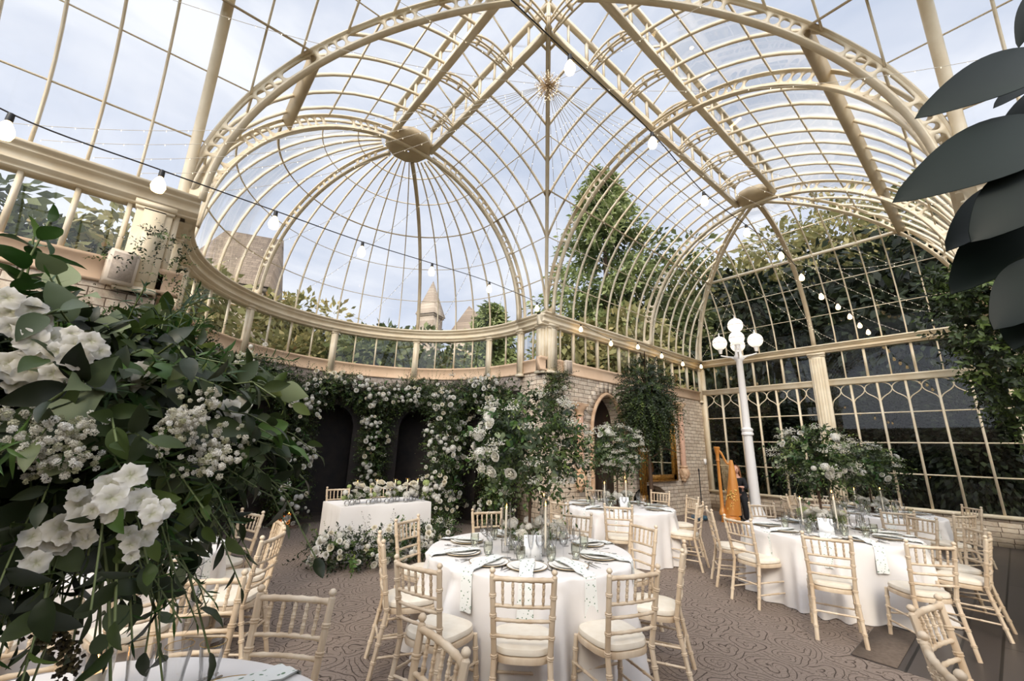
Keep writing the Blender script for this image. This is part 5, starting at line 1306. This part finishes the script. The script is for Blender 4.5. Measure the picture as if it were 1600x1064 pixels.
# indoor tree
def indoor_tree():
    r = RS(90); t = empty('potted_tree', (8.78, 5.42, 0), 'dense dark-leaved potted tree standing before the stone wall', 'tree')
    m = MB(); m.lathe([(0, 0), (.2, 0), (.26, .42), (.28, .44), (.24, .44), (.22, .38), (0, .38)], 20); m.build('pot', simple('clay_dark', (70, 58, 50), .8), t, True)
    m = MB(); P = [(0, 0, .38), (.03, .02, 1.2), (-.02, 0, 2.2), (0, .02, 3.2), (.02, 0, 4.0)]; m.tube(smooth_path(P, 4), np.linspace(.05, .015, 17), 7)
    for k in range(26):
        a = r.uniform(0, 6.28); z = r.uniform(1.4, 3.8); m.tube([(0, 0, z), (.35 * math.cos(a), .35 * math.sin(a), z + .25), (.7 * math.cos(a), .7 * math.sin(a), z + .15)], [.016, .01, .004], 5)
    m.build('trunk', TWIG, t, True)
    d, P = shell(r, 1500, (.60, .60, 1.12), 0, .2); P += (0, 0, 2.78); leafobj('foliage', [sprigs(r, P[:1100], norm(d[:1100] + (0, 0, -.1)), .32 * r.uniform(.6, 1.2, 1100), 14, L_SM, .066, .55)], LEAF_D, t); leafobj('mid_green_foliage', [sprigs(r, P[1100:], norm(d[1100:] + (0, 0, -.1)), .34 * r.uniform(.6, 1.2, 400), 12, L_SM, .062, .55)], LEAF, t)  # mid-green sprigs mixed at random among the dark ones
    return t
indoor_tree()

# ---------------------------------------------------------------- the near centrepiece (close to the viewer)
r = RS(101); t = empty('tall_flower_centrepiece', (T6[0], T6[1], .763), 'huge close-up arrangement of broad leaves and white flowers on the nearest table', 'flowers', 'tall flower centrepieces')
B = np.array([T6[0], T6[1], .763]); C0 = np.array([.07, .02, .91]) ; m = MB()
for k in range(9):
    a = k * .7; m.tube([(.03 * math.cos(a), .03 * math.sin(a), .01), (.02 * math.cos(a + 2), .02 * math.sin(a + 2), .4), (.13 * math.cos(a), .13 * math.sin(a), .85)], .009, 6)
m.lathe([(0, 0), (.11, 0), (.11, .015), (.012, .025)], 24); m.build('stand', TWIG, t, True)
st = MB()
def near_sprigs(n, R, tpl, sz, L, k, up=0., droop=.35, sel=None, spread=.9, inner=.3, rb=None):
    d, P = shell(r, n, R, up, inner)
    q = np.linalg.norm(C0 + P + d * L * .9 + B - CAM, axis=1) > .80; d, P = d[q], P[q]
    return sprigs(r, C0 + P, norm(d + r.normal(size=d.shape) * .3), L * r.uniform(.65, 1.2, len(d)), k, tpl, sz, droop, spread, stems=st, rbase=rb)
RR = (.42, .42, .31)
leafobj('dark_foliage', [near_sprigs(260, (.38, .38, .28), L_MD, .085, .22, 8, 0, .4), near_sprigs(110, (.46, .46, .38), L_HI, .095, .24, 5, -.5, .7)], LEAF_D, t)
leafobj('broad_leaves', [near_sprigs(46, RR, L_BR, .12, .20, 4, .35, .25)], LEAF_S, t)
leafobj('glossy_leaves', [near_sprigs(44, RR, L_HI, .11, .22, 5, .3, .2)], LEAF_N, t)
leafobj('mid_foliage', [near_sprigs(100, RR, L_HI, .085, .24, 6, 0, .4)], LEAF, t)
leafobj('eucalyptus_leaves', [near_sprigs(26, RR, L_RD, .075, .26, 6, -.1, .5, spread=1.2)], LEAF_S, t)
leafobj('feathery_foliage', [near_sprigs(110, (.40, .40, .34), L_NR, .055, .26, 26, -.1, .3)], LEAF_N, t)
leafobj('willow_leaves', [near_sprigs(40, (.40, .40, .34), L_LN, .085, .3, 9, -.6, .8)], LEAF_D, t)
# tall sprigs standing out at the top left
Dv = lambda *v: norm(np.array([v], float))
tops = [(at(30, 500, 1.15), (-.1, .0, 1.)), (at(75, 520, 1.2), (-.2, .1, 1.)), (at(10, 470, 1.1), (.1, 0, 1.))]
leafobj('top_leaves', [sprigs(r, np.array([p - B for p, _ in tops]), np.array([d for _, d in tops]), .26, 8, L_HI, .10, .05, 1.3, stems=st)], LEAF_N, t)
st.build('stem', STEM, t)
def cluster(px, py, dep, n, rad, size, mesh):
    c = at(px, py, dep); toC = norm(CAM - c); X = norm(np.cross(toC, (0, 0, 1))); Y = np.cross(X, toC); P = []; N = []
    for i in range(n):
        a = i * 2.4; q = rad * math.sqrt((i + .3) / n); P.append(c + X * q * math.cos(a) + Y * q * math.sin(a) + toC * (.02 * r.normal() - q * .3) - B); N.append(norm(toC + X * math.cos(a) * q * 5 + Y * math.sin(a) * q * 5 + (0, 0, .2)))
    put_heads(t, r, [mesh], 'phlox', P, N, size)
cluster(28, 490, .86, 6, .045, .05, ME_PHLOX); cluster(62, 535, .86, 5, .035, .046, ME_PHLOX); cluster(125, 540, .87, 6, .038, .044, ME_PHLOX); cluster(30, 585, .86, 5, .034, .046, ME_PHLOX); cluster(92, 585, .87, 5, .032, .042, ME_PHLOX)
cluster(135, 790, .83, 5, .036, .046, ME_PHLOX); cluster(185, 778, .82, 7, .045, .046, ME_PHLOX); cluster(243, 803, .84, 4, .022, .04, ME_PHLOX); cluster(65, 858, .83, 4, .032, .042, ME_PHLOX); cluster(105, 840, .83, 5, .03, .042, ME_PHLOX); cluster(212, 850, .86, 4, .03, .036, ME_PHLOX)
cluster(210, 590, 1.08, 3, .03, .07, ME_PHLOX); cluster(365, 640, 1.25, 3, .03, .06, ME_PHLOX)
gy = []
for (x, y, dd, n) in ((60, 690, .82, 8), (100, 670, .82, 7), (30, 660, .81, 5), (120, 710, .83, 6), (45, 725, .83, 5), (290, 655, .98, 8), (320, 630, 1.0, 5), (260, 680, .95, 6), (330, 690, 1.03, 7), (310, 720, 1.0, 7), (360, 700, 1.2, 3), (400, 560, 1.3, 4)):
    for k in range(n): gy.append(at(x + r.normal() * 17, y + r.normal() * 11, dd + r.normal() * .015) - B)
V = scatter(tpl_small := (lambda: ball_tpl(8, 14, 3, .42, .34))(), np.repeat(gy, 9, 0) + RS(5).normal(size=(len(gy) * 9, 3)) * .016, rdir(r, len(gy) * 9), rdir(r, len(gy) * 9), .0115 * r.uniform(.7, 1.3, len(gy) * 9), r.uniform(0, 1, len(gy) * 9))
o = leafobj('gypsophila', [V], PETAL, t); o['kind'] = 'stuff'
m = MB()
for g in gy[::2]: m.tube([tuple(C0 * .9 + (np.array(g) - C0) * .5), tuple(np.array(g) - (0, 0, .01))], .0012, 3, False)
m.build('gypsophila_stalks', STEM, t)
# seed-head sprig leaning over the nearest table
q = MB(); pts = smooth_path([at(60, 985, .95) , at(85, 1000, .95), at(105, 1020, .96), at(110, 1050, .97)], 6)
pc = np.repeat(pts, 9, 0) + RS(6).normal(size=(len(pts) * 9, 3)) * .012
leafobj('berry_sprig', [scatter(OCT, pc - B, rdir(r, len(pc)), rdir(r, len(pc)), .012, r.uniform(0, 1, len(pc)))], LEAF_B, t)

# ---------------------------------------------------------------- rubber plant leaves at the upper right
t = empty('rubber_plant', (1.75, -.55, 0), 'dark glossy rubber plant leaves hanging in at the upper right', 'plant')
B = np.array([1.75, -.55, 0]); RUB = simple('rubber_leaf', (24, 33, 24), .42, (15, 20, 16), 3., spec=.16)
m = MB(); stem = smooth_path([(0, 0, .3), (-.02, .02, 1.4), (.0, .06, 2.2), (.02, .1, 2.9)], 6); m.tube(stem, np.linspace(.022, .01, len(stem)), 8); m.build('trunk', TWIG, t, True)
m = MB(); m.lathe([(0, 0), (.2, 0), (.26, .40), (.22, .40), (0, .36)], 20); m.build('pot', simple('grey_pot', (90, 86, 82), .7), t, True)
for (bx, by, tx, ty, w_, dd, tilt) in ((1650, 82, 1452, 158, .11, 1.02, .5), (1655, 190, 1418, 290, .14, 1.0, .6), (1640, 270, 1482, 370, .12, 1.06, .2), (1650, 262, 1530, 362, .12, .96, .8), (1640, 330, 1492, 440, .13, 1.04, .4), (1660, 380, 1580, 535, .12, .95, .3), (1660, 100, 1560, 150, .06, 1.1, .3), (1640, -40, 1588, 60, .05, 1.05, .1), (1680, 400, 1560, 500, .12, .94, .6), (1650, 120, 1545, 235, .06, 1.12, .2)):
    b = at(bx, by, dd); p = at(tx, ty, dd * .97); L = np.linalg.norm(p - b); toC = norm(CAM - b)
    V, Q = leaf_tpl(14, w_ / L * 1.15, .10, .12, shape=2 if False else 0); V = V.copy()
    V[-3:, 0] *= .3; D = norm(p - b); N = norm(toC * (.55 + tilt * .4) + np.array([0, 0, 1.]) * (.45 - tilt * .4) + .001); N = norm(N - D * (N @ D))
    X = np.cross(D, N); W = b + L * (V[:, :1] * X + V[:, 1:2] * D + V[:, 2:] * N) - B
    # drip tip
    lf = link('leaf', mesh_np('rubber_leaf', np.concatenate([W, W - N * .002]), np.concatenate([Q, Q[:, ::-1] + len(W)]), RUB, True), t)
    s = stem[np.argmin(np.abs(stem[:, 2] - (b - B)[2]))]; m = MB(); m.tube([tuple(s), tuple((s + b - B) / 2 + (0, 0, .01)), tuple(b - B)], .004, 5); m.build('leaf_stalk', STEM, lf, True)

# ================================================================ outdoors
m = MB(); m.grid([[(x, y, -.05) for y in np.linspace(-60, 90, 4)] for x in np.linspace(-60, 90, 4)]); struct('ground', m, simple('lawn', (74, 84, 46), .9, (56, 64, 38), .6), 'dark lawn outside')
TG = leafmat('tree_green', [(0, (48, 56, 34)), (.5, (86, 96, 56)), (1, (140, 144, 90))], .6, .3); TD_ = leafmat('tree_shade_dark', [(0, (14, 20, 12)), (.5, (30, 40, 22)), (1, (60, 70, 36))], .6, .2)  # second ramp is darkened to carry the shade under the canopy
TY = leafmat('tree_autumn', [(0, (84, 84, 48)), (.5, (140, 136, 86)), (.85, (182, 166, 112)), (1, (184, 134, 88))], .6, .3); TC = leafmat('conifer_green', [(0, (60, 74, 44)), (.5, (110, 124, 74)), (1, (166, 172, 112))], .6, .25)  # both ramps are paled to carry the haze of the glass
def tree(x, y, h, R_, mat, seed, label, n=9000, cz=.62, s=.42, zr=None):
    r = RS(seed); t = empty('tree', (x, y, 0), label, 'tree', 'trees outside the glass')
    m = MB(); m.tube([(0, 0, -.05), (.1, 0, h * .4), (0, .1, h * .75)], [.28, .2, .08], 7); m.build('trunk', TWIG, t, True)
    k = 90; d = rdir(r, k); Cn = d * np.array([R_, R_, zr or h * (1 - cz)]) * r.uniform(.45, .95, (k, 1)) + (0, 0, h * cz)
    Pn = np.repeat(Cn, n // k, 0); e = rdir(r, len(Pn)); Pn = Pn + e * R_ * .34 * r.uniform(.5, 1, (len(Pn), 1)) * (1, 1, .7); Pn[:, 2] = np.maximum(Pn[:, 2], .05)
    rn = np.clip(np.repeat(r.uniform(0, 1, k), n // k) * .5 + r.uniform(0, .5, len(Pn)), 0, 1)
    leafobj('foliage', [scatter(KITE, Pn, norm(e + (0, 0, -.3)), norm(e + r.normal(size=e.shape) * .5), s * r.uniform(.6, 1.3, len(Pn)), rn)], mat, t, False); return t
def conifer(x, y, h, R_, seed, label, n=21000):
    r = RS(seed); t = empty('conifer', (x, y, 0), label, 'tree', 'trees outside the glass')
    m = MB(); m.tube([(0, 0, -.05), (0, 0, h * .98)], [.3, .04], 7); m.build('trunk', TWIG, t, True)
    nb = 300; z = h * (.12 + .88 * r.uniform(0, 1, nb) ** .9); a = r.uniform(0, 6.28, nb); L = R_ * (1 - z / h) ** .8 * r.uniform(.75, 1.15, nb) + .3
    q = r.uniform(.15, 1, (nb, n // nb)); P = np.stack([np.cos(a)[:, None] * L[:, None] * q, np.sin(a)[:, None] * L[:, None] * q, z[:, None] - .25 * L[:, None] * q ** 2 + .12 * L[:, None] * q], -1) + r.normal(size=(nb, n // nb, 3)) * .16
    D = np.stack([np.cos(a), np.sin(a), -.25 + 0 * a], 1)[:, None] + r.normal(size=(nb, n // nb, 3)) * .55
    leafobj('foliage', [scatter((KITE[0] * (.7, 1, 1), KITE[1]), P.reshape(-1, 3), D.reshape(-1, 3), rdir(r, P.shape[0] * P.shape[1]) + (0, 0, 1), .42, np.clip(q.ravel() * .7 + r.uniform(0, .3, q.size), 0, 1))], TC, t, False); return t
conifer(19.0, 14.0, 19.0, 7.2, 201, 'tall feathery conifer seen through the vault right of the corner column')
conifer(15.5, 20.5, 10.5, 4.0, 202, 'smaller conifer seen low behind the corner column')
TR = [
 (23, 12, 15, 4.5, TG, 'green tree beyond the conifer above the stone wall'), (25, 8, 14, 4.5, TY, 'golden autumn tree behind the end of the stone wall'),
 (16, 12, 8.5, 3.4, TY, 'bushy golden-green tree just outside the stone wall windows'), (20.5, 9.5, 9, 3.2, TG, 'green tree close outside the stone wall corner'),
 (27, 4.5, 16, 5, TY, 'tall autumn tree high behind the middle of the glass end wall'), (29, -1, 17, 5.5, TG, 'tall green tree behind the right of the glass end wall'),
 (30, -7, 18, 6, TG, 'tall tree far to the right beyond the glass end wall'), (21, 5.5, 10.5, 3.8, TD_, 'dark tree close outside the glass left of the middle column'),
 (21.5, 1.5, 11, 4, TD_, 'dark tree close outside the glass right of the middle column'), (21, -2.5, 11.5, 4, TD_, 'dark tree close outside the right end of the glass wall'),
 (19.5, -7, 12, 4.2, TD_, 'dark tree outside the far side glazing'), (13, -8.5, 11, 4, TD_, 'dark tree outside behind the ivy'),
 (9.5, 22, 8.5, 4.2, TG, 'rounded tree seen through the middle of the apse windows'), (5.2, 24, 9.2, 3.8, TY, 'yellow-green tree right of the stone building'),
 (-2, 21, 10, 4, TY, 'pale yellow tree left of the stone building'), (-5.5, 19, 9, 3.6, TG, 'green tree outside the left high windows'), (-9.5, 16, 9.5, 4.2, TY, 'pale tree at the far left outside the high windows'),
 (12, 27, 9, 4.4, TG, 'green tree beside the pointed turret'), (15.5, 23, 8, 3.5, TY, 'yellowing tree right of the pointed turret')]
for i, (x, y, h, R_, mt, lb) in enumerate(TR): tree(x, y, h, R_, mt, 220 + i, lb, 9000, .56)
def treeline(name, label, pts, h, seed, mat, n=26000, s=.75, dp=3.):
    r = RS(seed); P = np.asarray(pts, float); d = np.concatenate([[0], np.cumsum(np.linalg.norm(np.diff(P, axis=0), axis=1))]); q = r.uniform(0, d[-1], n)
    C = np.stack([np.interp(q, d, P[:, 0]), np.interp(q, d, P[:, 1])], 1) + r.normal(size=(n, 2)) * dp
    top = h * (.82 + .12 * np.sin(q * .55 + seed) + .08 * np.sin(q * 1.7)); z = top * r.uniform(0, 1, n) ** .8; e = rdir(r, n)
    V, F, A = scatter(KITE, np.concatenate([C, z[:, None]], 1), norm(e + (0, 0, -.3)), norm(rdir(r, n) + (-.6, -.3, .5)), s * r.uniform(.6, 1.3, n), np.clip(.3 * np.sin(q * .8) + .35 + r.uniform(0, .45, n), 0, 1))
    o = link(name, mesh_np(name, V, F, mat, False, A)); tag(o, label, 'trees', None, 'stuff'); return o
treeline('treeline', 'dense wooded slope far behind the glass end wall', [(38, -30), (36, -8), (36, 8), (33, 20)], 17, 3, TY, 30000, .9)
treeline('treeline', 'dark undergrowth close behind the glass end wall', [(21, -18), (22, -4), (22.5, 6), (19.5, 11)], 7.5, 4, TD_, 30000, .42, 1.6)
treeline('treeline', 'low far trees beyond the apse windows', [(-30, 30), (-8, 40), (10, 46), (34, 38)], 8, 5, TG, 14000, .8)
# dark shrubs right outside the end wall
for i, y in enumerate((7.4, 5.6, 3.9, 2.2, .6, -1.0, -2.6)):
    r = RS(250 + i); t = empty('shrub', (16.6 + .5 * (i % 2), y, 0), '%s dark shrub from the left outside the glazed end wall' % ('first', 'second', 'third', 'fourth', 'fifth', 'sixth', 'seventh')[i], 'shrub', 'dark shrubs outside the end wall')
    e = rdir(r, 4200); P = e * np.array([1.2, 1.25, 2.3]) * r.uniform(.6, 1.05, (4200, 1)) + (0, 0, 2.0); P[:, 2] = np.maximum(P[:, 2], .02)
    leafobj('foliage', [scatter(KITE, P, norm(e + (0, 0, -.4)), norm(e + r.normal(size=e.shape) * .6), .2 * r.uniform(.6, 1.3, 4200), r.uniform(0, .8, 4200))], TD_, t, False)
# stone building with steep roof
SL = brickmat('roof_slates', (158, 140, 120), (134, 118, 102), (92, 80, 70), .5, .22)
b = empty('stone_building', (2.6, 35, 0), 'old stone building with a steep roof seen through the left of the half dome', 'building', rz=-.35)
m = MB(); m.span((-2.6, -2.5, 0), (2.6, 3, 11.9)); m.span((-2.75, -2.65, 11.7), (2.75, 3.1, 12.0)); m.build('walls', OSTONE, b)
m = MB(); m.add([(-2.9, -2.8, 12), (2.9, -2.8, 12), (2.9, 3.2, 12), (-2.9, 3.2, 12), (-1.2, .2, 17), (2.7, .2, 17)], [[0, 1, 5, 4], [2, 3, 4, 5]], T=[[3, 0, 4], [1, 2, 5]]); m.build('roof', SL, b)
m = MB(); m.span((-.5, -2.56, 8.6), (.4, -2.5, 10.4)); m.build('window', BLACK, b)
b = empty('turret', (18.6, 34.4, 0), 'small pointed stone turret seen through the centre of the half dome', 'building', rz=.5)
m = MB(); m.span((-.85, -.85, 0), (.85, .85, 13.9)); m.span((-.95, -.95, 13.7), (.95, .95, 14.0)); m.build('walls', OSTONE, b)
m = MB(); m.add([(-1.05, -1.05, 13.9), (1.05, -1.05, 13.9), (1.05, 1.05, 13.9), (-1.05, 1.05, 13.9), (0, 0, 17.6)], T=[[0, 1, 4], [1, 2, 4], [2, 3, 4], [3, 0, 4]]); m.build('roof', OSTONE, b)
b = empty('stone_house', (25.5, 36, 0), 'pale stone house front glimpsed beyond the trees right of the turret', 'building', rz=.6)
m = MB(); m.span((-3, -2, 0), (3, 2, 13)); m.build('walls', simple('pale_ashlar', (196, 178, 156), .9, (178, 160, 138), 2.), b)
m = MB(); m.add([(-3.2, -2.2, 13), (3.2, -2.2, 13), (3.2, 2.2, 13), (-3.2, 2.2, 13), (-3.2, 0, 16), (3.2, 0, 16)], [[0, 1, 5, 4], [2, 3, 4, 5]], T=[[3, 0, 4], [1, 2, 5]]); m.build('roof', SL, b)
for i, (x, z) in enumerate(((-1.5, 10), (1.5, 10))): m = MB(); m.span((x - .5, -2.05, z), (x + .5, -2, z + 1.6)); m.build('window', BLACK, b)
# ================================================================ camera & render
f = 647.313; yaw, pit, rol = [math.radians(a) for a in (40.13868, 14.73506, 1.66685)]
w_ = Vector((math.sin(yaw) * math.cos(pit), math.cos(yaw) * math.cos(pit), math.sin(pit)))
r_ = Vector((math.cos(yaw), -math.sin(yaw), 0)); u_ = r_.cross(w_)
rr = math.cos(rol) * r_ + math.sin(rol) * u_; uu = -math.sin(rol) * r_ + math.cos(rol) * u_
cam = bpy.data.cameras.new('camera'); co = bpy.data.objects.new('camera', cam); COL.objects.link(co)
cam.sensor_width = 36; cam.lens = f / 1600 * 36; cam.clip_start = .05; cam.clip_end = 500
M = Matrix((rr, uu, -w_)).transposed().to_4x4(); M.translation = Vector((0, 0, 1.65)); co.matrix_world = M
SC.camera = co
vs = SC.view_settings; vs.view_transform = 'Standard'; vs.look = 'None'; vs.gamma = 1; vs.use_curve_mapping = False; vs.exposure = EXPO
# world: hazy sky with thin cloud, raised towards the veiled sun behind the viewer as added soft fill
wd = bpy.data.worlds.new('world'); SC.world = wd; wd.use_nodes = True; nt = wd.node_tree; nt.nodes.clear()
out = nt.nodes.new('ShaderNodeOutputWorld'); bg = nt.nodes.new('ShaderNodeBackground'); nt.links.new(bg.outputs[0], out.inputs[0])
tc = nt.nodes.new('ShaderNodeTexCoord')
mp = nd(nt, 'ShaderNodeMapping'); mp.inputs['Scale'].default_value = (1, 1, 2.2); nt.links.new(tc.outputs['Generated'], mp.inputs[0])
nz = nd(nt, 'ShaderNodeTexNoise', i_Scale=2.1, i_Detail=6., i_Roughness=.55, i_Distortion=.4); nt.links.new(mp.outputs[0], nz.inputs['Vector'])
cr = ramp(nt, nz.outputs[0], [(.36, (.50, .56, .68, 1)), (.5, (.64, .68, .77, 1)), (.64, (.82, .84, .88, 1))])
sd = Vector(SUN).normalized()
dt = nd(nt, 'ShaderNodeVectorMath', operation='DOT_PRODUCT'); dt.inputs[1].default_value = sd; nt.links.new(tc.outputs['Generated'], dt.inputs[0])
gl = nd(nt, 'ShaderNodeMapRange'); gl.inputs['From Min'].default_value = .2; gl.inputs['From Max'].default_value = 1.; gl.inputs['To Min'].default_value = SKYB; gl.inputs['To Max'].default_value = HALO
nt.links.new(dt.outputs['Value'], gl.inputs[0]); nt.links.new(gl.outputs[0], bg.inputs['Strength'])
nt.links.new(cr.outputs[0], bg.inputs[0])
sun = bpy.data.lights.new('sun', 'SUN'); so = bpy.data.objects.new('sun', sun); COL.objects.link(so)
sun.energy = SUNE; sun.angle = math.radians(18); sun.color = (1, .88, .70)
so.rotation_euler = sd.to_track_quat('Z', 'Y').to_euler()
SC.cycles.max_bounces = 6; SC.cycles.diffuse_bounces = 3; SC.cycles.glossy_bounces = 3; SC.cycles.transparent_max_bounces = 16; SC.cycles.transmission_bounces = 4
SC.cycles.caustics_reflective = False; SC.cycles.caustics_refractive = False
SC.cycles.use_denoising = True
SC.cycles.sample_clamp_indirect = 6
